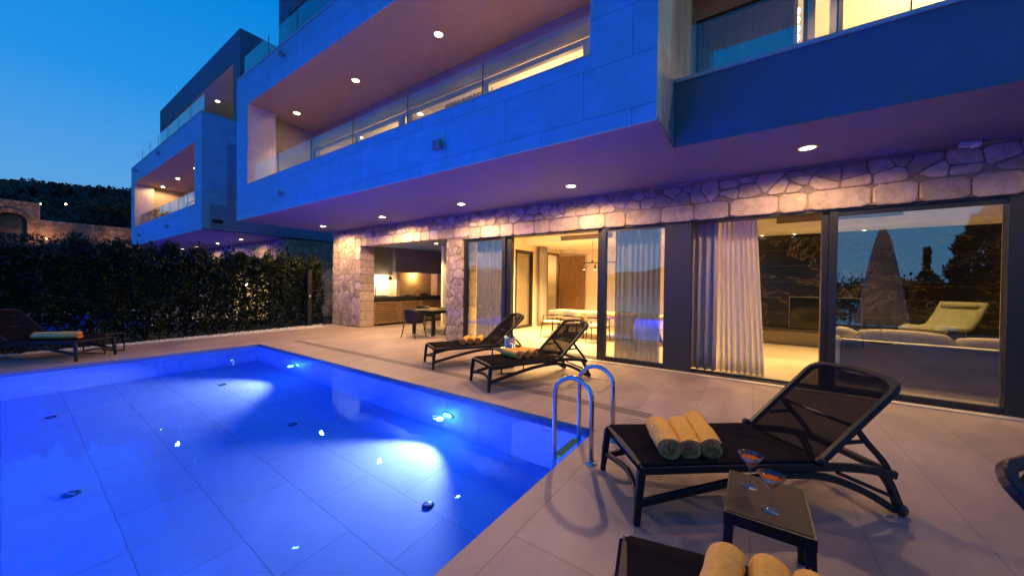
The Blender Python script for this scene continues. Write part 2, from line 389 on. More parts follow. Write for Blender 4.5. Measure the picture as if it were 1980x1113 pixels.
def pz(x): return -1.20-.085*(-1.9-x)
pool = empty('swimming_pool', (PX0, PY1, 0), label='blue lit rectangular swimming pool set into the stone deck', cat='swimming pool')
def rel(mb, o=(PX0, PY1, 0)):
    mb.v = [(p[0]-o[0], p[1]-o[1], p[2]-o[2]) for p in mb.v]; return mb
b = MB(); n = 24
pts = [(PX0+(PX1-PX0)*i/n) for i in range(n+1)]
b.add([(x, y, pz(x)) for x in pts for y in (PY0-.3, PY1+.3)], [(2*i, 2*i+2, 2*i+3, 2*i+1) for i in range(n)])
b.build('pool_floor', M['poolfloor'], pool).location = (-PX0, -PY1, 0)
for ya in (PY1, PY0-.3):
    b = MB(); b.box(PX0-.3, PX1+.3, ya, ya+.3, -2.3, -.2); b.build('pool_wall', M['poolwall'], pool).location = (-PX0, -PY1, 0)
M['poolwall2'] = tiles('pool_end_tile', (.60,.62,.64), (.40,.43,.46), 1.2, .6, mortar=.005, rough=.5, axes='yz', var=.03, vein=.04, bump=.2)
for xa in (PX0-.3, PX1):
    b = MB(); b.box(xa, xa+.3, PY0, PY1, -2.3, -.2); b.build('pool_wall', M['poolwall2'], pool).location = (-PX0, -PY1, 0)
# dark trim tile just under the coping
b = MB(); b.box(PX0+.002, PX1-.002, PY1-.006, PY1-.001, -.075, -.004); b.box(PX0+.001, PX0+.006, PY0+.002, PY1-.008, -.075, -.004); b.box(PX1-.006, PX1-.001, PY0+.002, PY1-.008, -.075, -.004)
b.build('waterline_trim', pbr('waterline_tile', (.16,.18,.22), .4), pool).location = (-PX0, -PY1, 0)
M['poollens'] = emit('pool_lens', (.55,.85,1), 9)
def pool_lamp(x, y, z, ny, core=True):
    o = MB(); pr = [(.11, 0), (.11, .012), (.085, .02), (.085, .016)]
    o.lathe(pr, 24)
    q = o.build('pool_lamp', M['steel'], pool); q.location = (x-PX0, y-PY1, z); q.rotation_euler = (R(90)*ny, 0, 0)
    l = MB(); l.lathe([(.0, .018), (.082, .018), (.082, .014), (0, .014)], 24, cap=False); le = l.build('lens', M['poollens'], q)
    return q
for x, z in ((-3.58, -.80), (-8.04, -.88)):
    pool_lamp(x, PY1-.001, z, 1)
    spot('pool_beam', (x, PY1-.07, z), (x, 0, z-.65), P_POOL, (1.2,.50,.62), 102, .5, .03)
    point('pool_glow', (x, PY1-.16, z), 30, (.05,.16,1), .05)
for x in (-3.0, -6.0, -9.0):
    pool_lamp(x, PY0+.001, -.8, -1)  # unseen lamps added on the near wall to fill the pool with blue
    point('pool_glow', (x, PY0+.35, -.7), P_FILL, (.0,.042,1), .1)
# floor drains and wall inlets
for x, y, rr in ((-2.66, 2.43, .062), (-8.5, 2.45, .062), (-5.6, 2.45, .062), (-5.6, .40, .062), (-8.5, .42, .062)):
    o = MB(); o.lathe([(rr, 0), (rr, .008), (rr*.9, .014), (0, .014)], 20); o.box(-rr*.6, rr*.6, -.006, .006, .014, .018, 1)
    q = o.build('floor_inlet', [pbr('inlet_plastic', (.03,.05,.10), .4), M['whiteplas']], pool); q.location = (x-PX0, y-PY1, pz(x)+.002); q.rotation_euler = (0, 0, .7)
o = MB(); o.lathe([(.07, 0), (.07, .012), (.05, .018), (.04, .01), (0, .01)], 20); q = o.build('wall_inlet', M['whiteplas'], pool); q.location = (-1.99-PX0, -.001, -.33); q.rotation_euler = (R(90), 0, 0)
o = MB(); o.add([(PX0, PY0, -.05), (PX1, PY0, -.05), (PX1, PY1, -.05), (PX0, PY1, -.05)], [(0,1,2,3)])
struct(o.build('water', M['water']))

# drain grate and manhole in the deck
g = MB()
for k in range(4): g.box(-9.9, -1.0, 4.32+.05*k, 4.335+.05*k, .0005, .003)
tag(g.build('drain_grate', M['grate']), 'long row of thin dark drain slots in the deck beside the pool', 'drain')
g = MB(); X0, X1, Y0, Y1 = -2.35, -1.82, 4.92, 5.62
for a in ((X0, X1, Y0, Y0+.012), (X0, X1, Y1-.012, Y1), (X0, X0+.012, Y0+.012, Y1-.012), (X1-.012, X1, Y0+.012, Y1-.012)): g.box(*a, .0005, .0035)
tag(g.build('access_cover', M['grate']), 'dark outlined square access cover flush in the deck behind the ladder', 'cover')

# terrain: one sheet, site level by the house, rising to a hill, falling to the sea behind the camera
def tz(x, y):
    h = -.22
    if x < -30: h += (min(-x, 60)-30)/30*5.4
    if x < -60: h += (min(-x, 75)-60)/15*2.2
    if x < -75:
        t = min(1, (-x-75)/325); crest = 50+.17*max(-80, min(y, 250))
        h += t**.9*crest
        if x < -400: h -= (min(-x, 900)-400)*.05
        h += 2.2*math.sin(x*.05+y*.031)*t+1.5*math.sin(y*.07-x*.021)*t
    if y < -8:
        s = min(1, (-8-y)/40); h = h*(1-s)+(-13.5)*s
    return h
xs = [-2500,-1500,-900,-650,-520,-450]+[-430+6*i for i in range(60)]+[-70+2.5*i for i in range(28)]+[4,9,20,60,150,500,1500,3000]
ys = [-3000,-1500,-500,-200,-90,-50,-40,-30,-22,-16,-12,-10,-8.5,-7]+[-5+2.5*i for i in range(16)]+[40+8*i for i in range(28)]+[300,400,600,1000,2000,3000]
xs = sorted(set(xs)); ys = sorted(set(ys)); rnd = random.Random(3)
g = MB(); vs = []
def in_site(x, y): return (-14 < x < 10 and -6 < y < 14)
for y in ys:
    for x in xs:
        z = tz(x, y)
        if x < -80 and y > -30: z += rnd.uniform(-1, 1)*1.1
        if in_site(x, y) or (-28 < x < -16 and -5 < y < 7): z = -2.6
        vs.append((x, y, z))
W = len(xs)
g.add(vs, [(j*W+i, j*W+i+1, (j+1)*W+i+1, (j+1)*W+i) for j in range(len(ys)-1) for i in range(W-1)], 0, .5, True)
struct(g.build('ground', M['hill']))
# garden soil around the terrace (covers the dug-out site)
g = MB()
g.box(-17, -12.2, -7, 6.55, -.5, -.03); g.box(-17, -12.95, 6.55, 16, -.5, -.03); g.box(-12.2, 9, -7, -5.2, -.5, -.03); g.box(9, 12, -7, 16, -.5, -.03)
struct(g.build('garden_bed', M['soil']))
o = MB(); o.add([(-3000,-6000,-12), (3000,-6000,-12), (3000,-12,-12), (-3000,-12,-12)], [(0,1,2,3)])
struct(o.build('sea', M['sea']))
# far shore hills across the bay
rnd = random.Random(8); g = MB(); vs = []; fs = []
nx = 160
for i in range(nx+1):
    x = -4200+8400*i/nx
    hh = 70+60*math.sin(i*.11+1)+35*math.sin(i*.29)+14*math.sin(i*.83)+rnd.uniform(-5, 5); hh = max(18, hh)
    vs += [(x, -2500, -14), (x, -2900, hh), (x, -3500, -14)]
for i in range(nx): fs += [(3*i, 3*i+1, 3*i+4, 3*i+3), (3*i+1, 3*i+2, 3*i+5, 3*i+4)]
g.add(vs, fs, 0, .5, True); struct(g.build('hills', M['hill']))

# ------------------------------------------------------------------ masonry generator
def clip(poly, n, c):
    """keep the part of a 2D polygon with n.p <= c"""
    out = []
    for i in range(len(poly)):
        a, b = poly[i], poly[(i+1) % len(poly)]
        da = n[0]*a[0]+n[1]*a[1]-c; db = n[0]*b[0]+n[1]*b[1]-c
        if da <= 0: out.append(a)
        if da*db < 0:
            t = da/(da-db); out.append((a[0]+(b[0]-a[0])*t, a[1]+(b[1]-a[1])*t))
    return out
def stone_face(mb, poly, fn, rnd, h):
    """one stone: fn(u,v,depth) -> 3D; chamfered face"""
    if len(poly) < 3: return
    # cut corners for a worn outline
    q = []
    for i in range(len(poly)):
        a, b = poly[i], poly[(i+1) % len(poly)]
        q += [(a[0]*.86+b[0]*.14, a[1]*.86+b[1]*.14), (a[0]*.14+b[0]*.86, a[1]*.14+b[1]*.86)]
    cx = sum(p[0] for p in q)/len(q); cy = sum(p[1] for p in q)/len(q); k = len(q)
    sz = max(math.hypot(p[0]-cx, p[1]-cy) for p in q)
    sh = max(.6, 1-.022/max(sz, .03)); sx, sy = rnd.uniform(-.006, .006), rnd.uniform(-.006, .006)
    v = [fn(p[0], p[1], -.012) for p in q]+[fn(p[0], p[1], h*.55) for p in q]
    v += [fn(cx+(p[0]-cx)*sh, cy+(p[1]-cy)*sh, h+sx*(p[0]-cx)/sz+sy*(p[1]-cy)/sz) for p in q]
    v.append(fn(cx, cy, h+rnd.uniform(0, .006)))
    fs = []
    for i in range(k):
        j = (i+1) % k
        fs += [(i, j, k+j, k+i), (k+i, k+j, 2*k+j, 2*k+i), (2*k+i, 2*k+j, 3*k)]
    mb.add(v, fs, 0, rnd.random())
def rubble(mb, u0, u1, v0, v1, fn, sp=.3, seed=1, gap=.008, aspect=1.25):
    rnd = random.Random(seed); S = []
    nu = max(1, round((u1-u0)/(sp*aspect))); nv = max(1, round((v1-v0)/sp))
    du, dv = (u1-u0)/nu, (v1-v0)/nv
    for j in range(-1, nv+1):
        for i in range(-1, nu+1):
            S.append((u0+du*(i+.5+rnd.uniform(-.42, .42)+(.5 if j % 2 else 0)), v0+dv*(j+.5+rnd.uniform(-.36, .36))))
    for k, p in enumerate(S):
        if not (u0-.05 < p[0] < u1+.05 and v0-.05 < p[1] < v1+.05): continue
        poly = [(u0+gap, v0+gap), (u1-gap, v0+gap), (u1-gap, v1-gap), (u0+gap, v1-gap)]
        for m, q in enumerate(S):
            if m == k: continue
            dx, dy = q[0]-p[0], q[1]-p[1]; dd = math.hypot(dx, dy)
            if dd > 3.2*sp*aspect or dd < 1e-6: continue
            nx, ny = dx/dd, dy/dd
            poly = clip(poly, (nx, ny), nx*p[0]+ny*p[1]+dd/2-gap)
            if len(poly) < 3: break
        if len(poly) >= 3: stone_face(mb, poly, fn, rnd, rnd.uniform(.014, .032))
def course(mb, u0, u1, v0, v1, fn, wmin, wmax, seed, gap=.008, vertical=False):
    rnd = random.Random(seed); a, e = (v0, v1) if vertical else (u0, u1)
    while a < e-.02:
        b = min(e, a+rnd.uniform(wmin, wmax))
        if e-b < wmin*.6: b = e
        p = [(u0+gap, a+gap), (u1-gap, a+gap), (u1-gap, b-gap), (u0+gap, b-gap)] if vertical else [(a+gap, v0+gap), (b-gap, v0+gap), (b-gap, v1-gap), (a+gap, v1-gap)]
        stone_face(mb, p, fn, rnd, rnd.uniform(.016, .028)); a = b

def front(y):  return lambda uu, vv, dd: (uu, y-dd, vv)       # faces -y
def facex(x, s=1): return lambda uu, vv, dd: (x+s*dd, uu, vv)     # faces +x (s=1) or -x

def downlight(parent, x, y, z, power=P_DOWN, color=WARM, size=170, r=.075, blend=.4, beam=True, mat='bulb'):
    o = MB(); o.lathe([(r+.025, 0), (r+.025, -.012), (r, -.016), (r, -.004)], 20)
    q = o.build('downlight', M['lampring'], parent); q.location = (x, y, z)
    l = MB(); l.lathe([(0, -.010), (r, -.010), (r, -.006), (0, -.006)], 20, cap=False); l.build('lens', M[mat], q)
    if mat == 'bulb':
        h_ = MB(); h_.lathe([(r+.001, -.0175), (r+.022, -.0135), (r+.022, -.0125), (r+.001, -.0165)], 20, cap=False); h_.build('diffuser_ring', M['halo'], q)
    if beam:
        s = spot('downlight_beam', (0, 0, -.05), (0, 0, -1), power, color, size, blend, .05, q)
    return q
def wall_spot(parent, x, y, z, two=False):
    o = MB(); o.box(-.035, .035, -.03, 0, -.035, .035)
    for dx in ((-.05, .05) if two else (0,)):
        o.tube([(dx, -.09, -.07), (dx, -.09, .07)], .045, 14)
    q = o.build('wall_spotlight', M['greyframe'], parent); q.location = (x, y, z); return q

def glass_rail(parent, xs_, y, z0, z1, th=.014):
    o = MB(); o.box(xs_[0], xs_[-1], y+.003, y+.011, z0-.02, z0+.01)
    q = o.build('glass_railing', M['greyframe'], parent)
    for a, b_ in zip(xs_[:-1], xs_[1:]):
        p = MB(); p.box(a+.006, b_-.006, y, y+th, z0+.012, z1); p.build('glass_panel', M['rail_glass'], q)
    for a in xs_[1:-1]:
        p = MB(); p.box(a-.005, a+.005, y-.002, y+th+.002, z0+.012, z1); p.build('panel_joint', M['frame'], q)
    return q

# ------------------------------------------------------------------ the upper storeys, shared by the two villas
def upper_box(root, xl, xr, n_panels, seed):
    zb, zt, zo0, zo1 = 3.40, 7.70, 4.38, 6.76
    y0 = 4.13; ol, orr = xl+.80, xr-.79
    m = MB()
    m.box(xl, xr, y0, y0+.24, zb+.06, zo0); m.box(xl, xr, y0, y0+.02, zb, zb+.06)   # parapet with a thin drip edge
    m.box(xl, xr, y0, 7.2, zo1+.02, zt-.06); m.box(ol, orr, y0, y0+.02, zo1, zo1+.02)                             # top slab
    m.box(xl, ol, y0, y0+.75, zo0, zo1+.02)                             # jambs
    m.box(orr, xr, y0, y0+.75, zo0, zo1+.02)
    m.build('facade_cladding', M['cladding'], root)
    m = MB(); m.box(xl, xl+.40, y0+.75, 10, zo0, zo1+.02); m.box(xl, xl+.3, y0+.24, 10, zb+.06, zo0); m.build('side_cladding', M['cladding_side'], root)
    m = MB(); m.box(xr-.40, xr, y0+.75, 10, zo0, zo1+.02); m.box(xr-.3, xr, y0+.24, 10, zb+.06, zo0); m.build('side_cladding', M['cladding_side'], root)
    m = MB(); m.box(ol-.01, orr+.01, y0-.012, y0+.26, zo0, zo0+.022); m.box(xl-.012, xr+.012, y0-.015, y0+.3, zt-.06, zt); m.box(xl-.012, xl+.3, y0+.3, 7.2, zt-.06, zt); m.box(xr-.3, xr+.012, y0+.3, 7.2, zt-.06, zt)
    m.build('coping', M['coping'], root)
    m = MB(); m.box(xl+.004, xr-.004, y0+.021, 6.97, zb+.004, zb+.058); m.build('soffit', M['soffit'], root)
    m = MB(); m.box(xl+.41, xr-.41, y0+.021, 6.2, zo1+.001, zo1+.021); m.build('balcony_ceiling', M['plaster'], root)
    m = MB(); m.box(xl+.3, xr-.3, y0+.24, 9.9, 3.62, 3.75); m.build('balcony_floor', M['deck'], root)
    m = MB(); m.box(xl+.40, xl+.45, y0+.75, 6.2, 3.75, zo1); m.box(xr-.45, xr-.40, y0+.75, 6.2, 3.75, zo1); m.box(xl+.45, xr-.45, 6.2, 6.32, 6.36, zo1)
    m.build('balcony_wall', M['tan_plaster'], root)
    M.setdefault('jamb', tiles('jamb_stone', (.56,.46,.38), (.36,.29,.24), 1.2, .6, mortar=.005, axes='yz', var=.03, vein=.06, veinscale=3, bump=.35))  # warm copy of the cladding; lamp light on the jambs put into the colour
    for a_, b_ in ((ol+.002, ol+.012), (orr-.012, orr-.002)):
        m = MB(); m.box(a_, b_, y0+.012, y0+.75, zo0+.024, zo1-.002); m.build('jamb_lining', M['jamb'], root)
    xs_ = [ol+.03+(orr-ol-.06)*i/n_panels for i in range(n_panels+1)]
    glass_rail(root, xs_, y0+.10, zo0+.03, 4.97)
    # frame box on the roof terrace
    a, bb = 5.27, 9.5
    m = MB(); m.box(xl, xr, a, bb, 10.25, 11.32); m.box(xr-.72, xr, a, bb, 7.70, 10.25)
    m.box(xl, xl+.72, a, bb, 7.70, 10.25); m.build('roof_frame', M['dark_plaster'], root)
    m = MB(); m.box(xl+.72, xr-.72, a+.02, bb, 10.2, 10.25); m.box(xl+.72, xl+.76, a+.3, bb, 7.7, 10.2); m.box(xr-.76, xr-.72, a+.3, bb, 7.7, 10.2); m.box(xl+.76, xr-.76, 7.6, 7.7, 7.7, 10.2)
    m.build('roof_terrace_lining', M['tan_plaster'], root)
    n = max(3, round((xr-xl)/1.7)); xs2 = [xl+.2+(xr-xl-.4)*i/n for i in range(n+1)]
    glass_rail(root, xs2, y0+.12, 7.70, 8.40)

# ================================================================== MAIN VILLA
villa = empty('villa', (-7, YF, 0), label='large modern villa with stone ground floor and glass railed balcony over the terrace', cat='house')
villa.location = (0, 0, 0)
XL, XR = -13.2, -.93
upper_box(villa, XL, XR, 6, 4)
# lower stone facade: pillars, beam, jambs
st = MB()
st.box(-12.86, -11.12, YF+.022, YF+.55, 0, 3.4, 1); st.box(-7.0, -6.44, YF+.022, YF+.6, 0, 2.74, 1); st.box(-11.12, 9, YF+.022, YF+.4, 2.80, 3.4, 1); st.box(-7.0, 9, YF+.022, YF+.4, 2.74, 2.80, 1)
F0 = front(YF+.02)
course(st, -12.86, 9, 3.375, 3.4, F0, .3, .5, 5, gap=.004)
rubble(st, -12.86, -11.42, 0, 3.37, F0, .20, 11)
course(st, -11.42, -11.12, 0, 2.78, F0, .25, .55, 12, vertical=True)
course(st, -11.42, -6.2, 2.78, 3.06, F0, .28, .62, 13)
course(st, -6.2, 9, 2.72, 3.02, F0, .35, .72, 14)
rubble(st, -11.42, -6.2, 3.06, 3.375, F0, .20, 15, aspect=1.5)
rubble(st, -6.2, 9, 3.02, 3.375, F0, .22, 16, aspect=1.5)
rubble(st, -7.0, -6.44, 0, 2.72, F0, .20, 17, aspect=1.1)
FJ = facex(-11.12)
course(st, YF, YF+.55, 0, 2.78, FJ, .22, .4, 18, vertical=True)
rubble(st, YF, YF+.55, 0, 2.78, facex(-12.86, -1), .27, 19)
course(st, YF, YF+.58, 0, 2.72, facex(-6.44), .22, .5, 20, vertical=True)
course(st, YF, YF+.58, 0, 2.72, facex(-7.0, -1), .22, .5, 21, vertical=True)
st.build('stone_wall', [M['stone'], M['mortar']], villa, tint=True)
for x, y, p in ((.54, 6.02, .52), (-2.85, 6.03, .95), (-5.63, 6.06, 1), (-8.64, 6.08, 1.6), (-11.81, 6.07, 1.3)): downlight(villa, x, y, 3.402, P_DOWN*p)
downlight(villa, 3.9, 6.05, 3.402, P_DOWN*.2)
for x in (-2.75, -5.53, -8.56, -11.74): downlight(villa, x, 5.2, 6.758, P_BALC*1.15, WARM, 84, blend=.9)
for x, z, t in ((-10.01, 7.34, False), (-10.05, 3.8, False), (-4.31, 3.81, True)): wall_spot(villa, x, 4.13, z, t)
# motion sensor under the soffit
o = MB(); o.lathe([(.055, 0), (.055, -.05), (.04, -.075), (0, -.08)], 18); o.box(-.13, -.05, -.03, .03, -.06, -.0); q = o.build('motion_sensor', M['whiteplas'], villa); q.location = (2.22, 6.85, 3.4)

# balcony windows (wall plane y=6.2, sill 3.75, head 6.36)
def win_frame(parent, x0, x1, y, z0, z1, w=.07, dep=.09, mat='greyframe'):
    o = MB(); o.box(x0, x0+w, y, y+dep, z0, z1); o.box(x1-w, x1, y, y+dep, z0, z1); o.box(x0+w, x1-w, y, y+dep, z1-w, z1); o.box(x0+w, x1-w, y, y+dep, z0, z0+w)
    return o.build('window', M[mat], parent)
def pane(parent, x0, x1, y, z0, z1, name='pane', mat='glass'):
    o = MB(); o.box(x0, x1, y, y+.012, z0, z1); return o.build(name, M[mat], parent)
o = MB(); o.box(-12.7, -1.4, 6.12, 6.2, 6.17, 6.36); o.build('blind_box', M['plaster'], villa)
BW = [(-12.7, -10.2), (-10.2, -8.05), (-8.05, -5.1), (-5.1, -2.62), (-2.62, -1.38)]
for i, (a, b_) in enumerate(BW):
    wf = win_frame(villa, a, b_, 6.22+.002*(i % 2), 3.76, 6.17, .11 if i in (1, 3) else .07)
    if i not in (3,): pane(wf, a+.07, b_-.07, 6.26, 3.83, 6.10)
# bedrooms behind them
def room(parent, x0, x1, y0, y1, z0, z1, wall='interior', floor='ifloor', name='room', ceil='ceilpaint'):
    o = MB(); o.box(x0-.1, x0, y0, y1, z0, z1); o.box(x1, x1+.1, y0, y1, z0, z1); o.box(x0-.1, x1+.1, y1, y1+.1, z0, z1); o.build(name+'_wall', M[wall], parent)
    o = MB(); o.box(x0, x1, y0, y1, z0-.08, z0); o.build(name+'_floor', M[floor], parent)
    o = MB(); o.box(x0, x1, y0, y1, z1, z1+.06); o.build(name+'_ceiling', M[ceil], parent)
room(villa, -12.6, -7.95, 6.34, 9.6, 3.76, 6.5, name='bedroom')
room(villa, -7.75, -1.5, 6.34, 9.6, 3.76, 6.5, name='bedroom')
for x, p in ((-9.2, 130), (-4.0, 220)):
    point('bedroom_light', (x, 8.0, 5.7), p, WARMIN, .15)
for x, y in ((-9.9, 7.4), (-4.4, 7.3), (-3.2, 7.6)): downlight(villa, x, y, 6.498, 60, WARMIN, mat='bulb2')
def curtain(x0, x1, y, z0, z1, mat, label, waves=9, amp=.05, cat='curtain', taper=0, name='curtain', axis='x', seed=0, group=None):
    rnd = random.Random(seed); ph = [rnd.uniform(-.5, .5) for _ in range(40)]
    def fn(uu, vv):
        k = uu*waves; i = int(k); jit = ph[i % 40]*(1-(k-i))+ph[(i+1) % 40]*(k-i)
        x = x0+(x1-x0)*uu; x = x + taper*(1-vv)*uu
        yy = amp*(math.sin(2*PI*k+jit*2)+.35*math.sin(4.3*PI*k+1+jit))*(.75+.4*(1-vv))
        z = z0+(z1-z0)*vv
        return (x, y+yy, z) if axis == 'x' else (y+yy, x, z)
    o = MB(); o.sheet(int(waves*12), 10, fn, .008)
    q = o.build(name, M[mat], None); tag(q, label, cat, group); return q
curtain(-6.9, -5.3, 6.75, 3.78, 6.3, 'sheer', 'pale sheer curtain hanging behind the upstairs balcony window beside the bright room', 12, .05, seed=3)

# right hand wing, set back: dark parapet, railing, lit bedroom
m = MB(); m.box(XR+.003, 9, 5.11, 5.33, 3.46, 4.25); m.box(XR+.003, 9, 5.11, 5.13, 3.402, 3.46); m.build('parapet', M['dark_plaster'], villa)
m = MB(); m.box(XR+.003, 9, 5.09, 5.36, 4.25, 4.30); m.build('parapet_cap', M['coping'], villa)
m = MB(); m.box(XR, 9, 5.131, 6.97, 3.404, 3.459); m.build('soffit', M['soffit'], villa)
m = MB(); m.box(XR+.003, 9, 5.36, 7, 3.62, 3.75); m.build('balcony_floor', M['deck'], villa)
m = MB(); m.box(XR, 9, 5.11, 7.2, 6.76, 7.6); m.build('balcony_ceiling', M['plaster'], villa)
m = MB(); m.box(XR, 9, 7.0, 7.12, 6.25, 6.76); m.build('balcony_wall', M['tan_plaster'], villa)
glass_rail(villa, [-.86, -.61, 1.25, 3.1, 5.0, 7], 5.2, 4.30, 5.0)
wf = win_frame(villa, XR, .60, 7.0, 3.76, 6.25, .05, .1, 'frame'); pane(wf, XR+.05, .55, 7.04, 3.81, 6.20)
wf = win_frame(villa, .60, .95, 7.03, 3.76, 6.25, .09, .1, 'greyframe')
wf = win_frame(villa, .95, 4.2, 7.0, 3.76, 6.25, .05, .1, 'frame')
room(villa, -.9, 5.0, 7.15, 10.5, 3.76, 6.6, name='bedroom')
point('bedroom_light', (2.6, 8.6, 5.6), 260, WARMIN, .15)
curtain(-.98, .5, 7.3, 3.78, 6.5, 'drape2', 'dark drape behind the glass of the upper right bedroom window', 10, .05, seed=5)
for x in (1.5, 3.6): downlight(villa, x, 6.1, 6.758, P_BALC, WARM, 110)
# crystal chandelier
ch = empty('chandelier', (.50, 7.75, 6.6), label='bright crystal chandelier hanging in the upper right bedroom', cat='chandelier')
o = MB(); o.tube([(0,0,0), (0,0,-.25)], .008, 8); o.lathe([(.05, 0), (.05, -.02), (.01, -.03)], 12); o.build('stem', M['steel'], ch)
for k in range(4):
    o = MB(); o.lathe([(.035, -.06), (.06, -.02), (.06, .03), (.035, .06)], 10, (0, 0, -.32-.15*k)); o.build('crystal', emit('crystal_glow', (1,.86,.62), 14), ch)

# ------------------------------------------------------------------ sliding doors of the ground floor
fr = MB(); yd = YF+.06
def post(x0, x1, dy=0, dep=.14): fr.box(x0, x1, yd+dy, yd+dy+dep, .03, 2.70)
post(-6.43, -6.35); post(-5.16, -5.06); post(-5.055, -4.92, .05); post(-2.71, -2.62, .05); post(-2.615, -2.53); post(.83, .90, .05); post(.905, 1.0); post(2.56, 2.72)
fr.box(-6.43, 9, yd-.01, yd+.26, .0, .03); fr.box(-6.43, 9, yd-.01, yd+.26, 2.70, 2.742)
fr.box(-6.35, -5.16, yd+.02, yd+.08, .03, .09); fr.box(-2.53, -.95, yd+.02, yd+.08, .03, .10); fr.box(1.0, 2.56, yd+.02, yd+.08, .03, .10); fr.box(-.95, .83, yd+.1, yd+.16, .03, .055)
fr.box(-6.35, -5.16, yd+.02, yd+.08, 2.65, 2.70); fr.box(-2.53, -1.40, yd+.02, yd+.08, 2.65, 2.70); fr.box(1.0, 2.56, yd+.02, yd+.08, 2.63, 2.70)
fr.build('door_frame', M['frame'], villa)
for a, b_ in ((-6.35, -5.16), (-2.53, -1.40), (1.0, 2.56)): pane(villa, a, b_, yd+.045, .09, 2.655, 'glass_pane')
o = MB(); o.box(-1.40, -.95, yd+.0, yd+.24, .03, 2.70); o.build('wall_panel', M['panel'], villa)
o = MB(); o.box(2.72, 9, yd+.0, yd+.24, .03, 2.70); o.build('wall_panel', M['panel'], villa)
# stone sill strip in front of the doors
o = MB(); o.box(-6.44, 9, YF-.10, YF+.05, .0035, .016); o.build('door_sill', pbr('sill_stone', (.55,.47,.40), .5, var=.05), villa)

# ------------------------------------------------------------------ dining room and living room
ZC = 3.2
o = MB(); o.box(-6.9, -6.8, 7.57, 10.05, 0, ZC); o.box(-6.9, -6.8, 11.2, 12.25, 0, ZC); o.box(-6.9, -6.8, 10.05, 11.2, 2.76, ZC); o.box(-6.9, -6.8, 13.3, 13.4, 0, ZC); o.box(-6.9, -6.8, 12.25, 13.3, 2.84, ZC)
o.box(-6.8, -.35, 13.4, 13.5, 0, ZC); o.box(-.45, -.35, 9.6, 13.4, 0, ZC); o.build('dining_room_wall', M['interior'], villa)
o = MB(); o.box(-9.2, -.35, 7.2, 13.5, -.1, .012); o.build('dining_room_floor', M['ifloor'], villa)
o = MB(); o.box(-6.9, -.35, 7.3, 13.5, ZC, ZC+.08); o.build('dining_room_ceiling', M['ceilpaint'], villa)
o = MB(); o.box(-6.8, -.45, 10.6, 13.4, 3.0, ZC-.003); o.build('ceiling_bulkhead', M['ceilpaint'], villa)
def vent(x0, x1, y, z0, z1):
    o = MB(); o.box(x0, x1, y-.012, y-.001, z0, z1); q = o.build('air_vent', M['grate'], villa)
    s = MB(); k = int((x1-x0)/.035)
    for i in range(k): s.box(x0+(i+.2)*(x1-x0)/k, x0+(i+.6)*(x1-x0)/k, y-.020, y-.0125, z0+.012, z1-.012)
    s.build('vent_slats', pbr('vent_metal', (.30,.25,.18), .5), q); return q
vent(-5.35, -3.6, 10.6, 3.03, 3.17)
# side glass door to the stair yard, in the left wall
o = MB(); 
for a in ((10.05, 10.13), (11.12, 11.2)): o.box(-6.88, -6.78, a[0], a[1], .012, 2.76)
o.box(-6.88, -6.78, 10.13, 11.12, 2.66, 2.76); o.box(-6.88, -6.78, 10.13, 11.12, .012, .09); q = o.build('side_door', M['frame'], villa)
o = MB(); o.box(-6.84, -6.828, 10.13, 11.12, .09, 2.66); o.build('pane', M['glass'], q)
# stair yard beyond that door
o = MB(); o.box(-9.3, -9.2, 9, 13.4, 0, 3.3); o.box(-9.2, -6.9, 13.4, 13.5, 0, 3.3); o.build('stair_yard_wall', M['interior'], villa)
o = MB()
for k in range(9): o.box(-9.18, -8.2, 10.0+.28*k, 10.28+.28*k, .2+.18*k, .25+.18*k)
o.build('stair', M['darkwood'], villa)
point('yard_light', (-8.0, 11.3, .35), 22, WARMIN, .05)
# wooden entrance door ajar with its frame
o = MB(); o.box(-6.87, -6.77, 12.25, 12.33, 0, 2.84); o.box(-6.87, -6.77, 13.22, 13.3, 0, 2.84); o.box(-6.87, -6.77, 12.33, 13.22, 2.76, 2.84); o.build('wood_door_frame', M['wood'], villa)
o = MB(); o.obox((-6.16, 13.27, 1.37), (1, .03, 0), (-.03, 1, 0), (0, 0, 1), .54, .022, 1.36); q = o.build('wooden_door', M['wood'], villa)
o = MB(); o.tube([(-5.78, 13.24, 1.05), (-5.78, 13.18, 1.05), (-5.92, 13.18, 1.05)], .011, 8); o.build('handle', M['steel'], q)
o = MB(); o.box(-7.4, -6.9, 12.2, 13.4, -.1, .01); o.box(-7.6, -7.5, 12, 13.5, 0, 2.9); o.build('hall_wall', M['interior'], villa)
point('hall_light', (-7.2, 12.8, 2.3), 12, WARMIN, .05)
# living room
o = MB(); o.box(5.9, 6.0, 7.3, 12.3, 0, 3.3); o.box(-.35, .0, 12.22, 12.4, 0, 3.0); o.box(4.35, 5.9, 12.2, 12.4, 0, 3.3); o.build('living_room_wall', M['interior'], villa)
o = MB(); o.box(-.33, 6, 7.2, 12.4, -.1, .012); o.build('living_room_floor', M['ifloor'], villa)
o = MB(); o.box(-.33, 6, 7.3, 11.0, 3.35, 3.39); o.build('living_room_ceiling', M['ceilpaint'], villa)
o = MB(); o.box(-.33, 6, 11.0, 12.4, 3.0, 3.34); o.build('ceiling_bulkhead', M['ceilpaint'], villa)
vent(.42, 2.6, 11.0, 3.15, 3.32)
o = MB(); o.box(0, 4.35, 12.2, 12.36, .44, 3.0); o.build('marble_wall', M['marble'], villa)
o = MB(); o.box(0, 4.35, 12.23, 12.36, 0, .44); o.build('marble_plinth', pbr('plinth_paint', (.42,.36,.27), .8), villa)
o = MB(); o.box(.0, 4.35, 11.78, 12.2, .40, .46); o.build('media_shelf', M['darkwood'], villa)
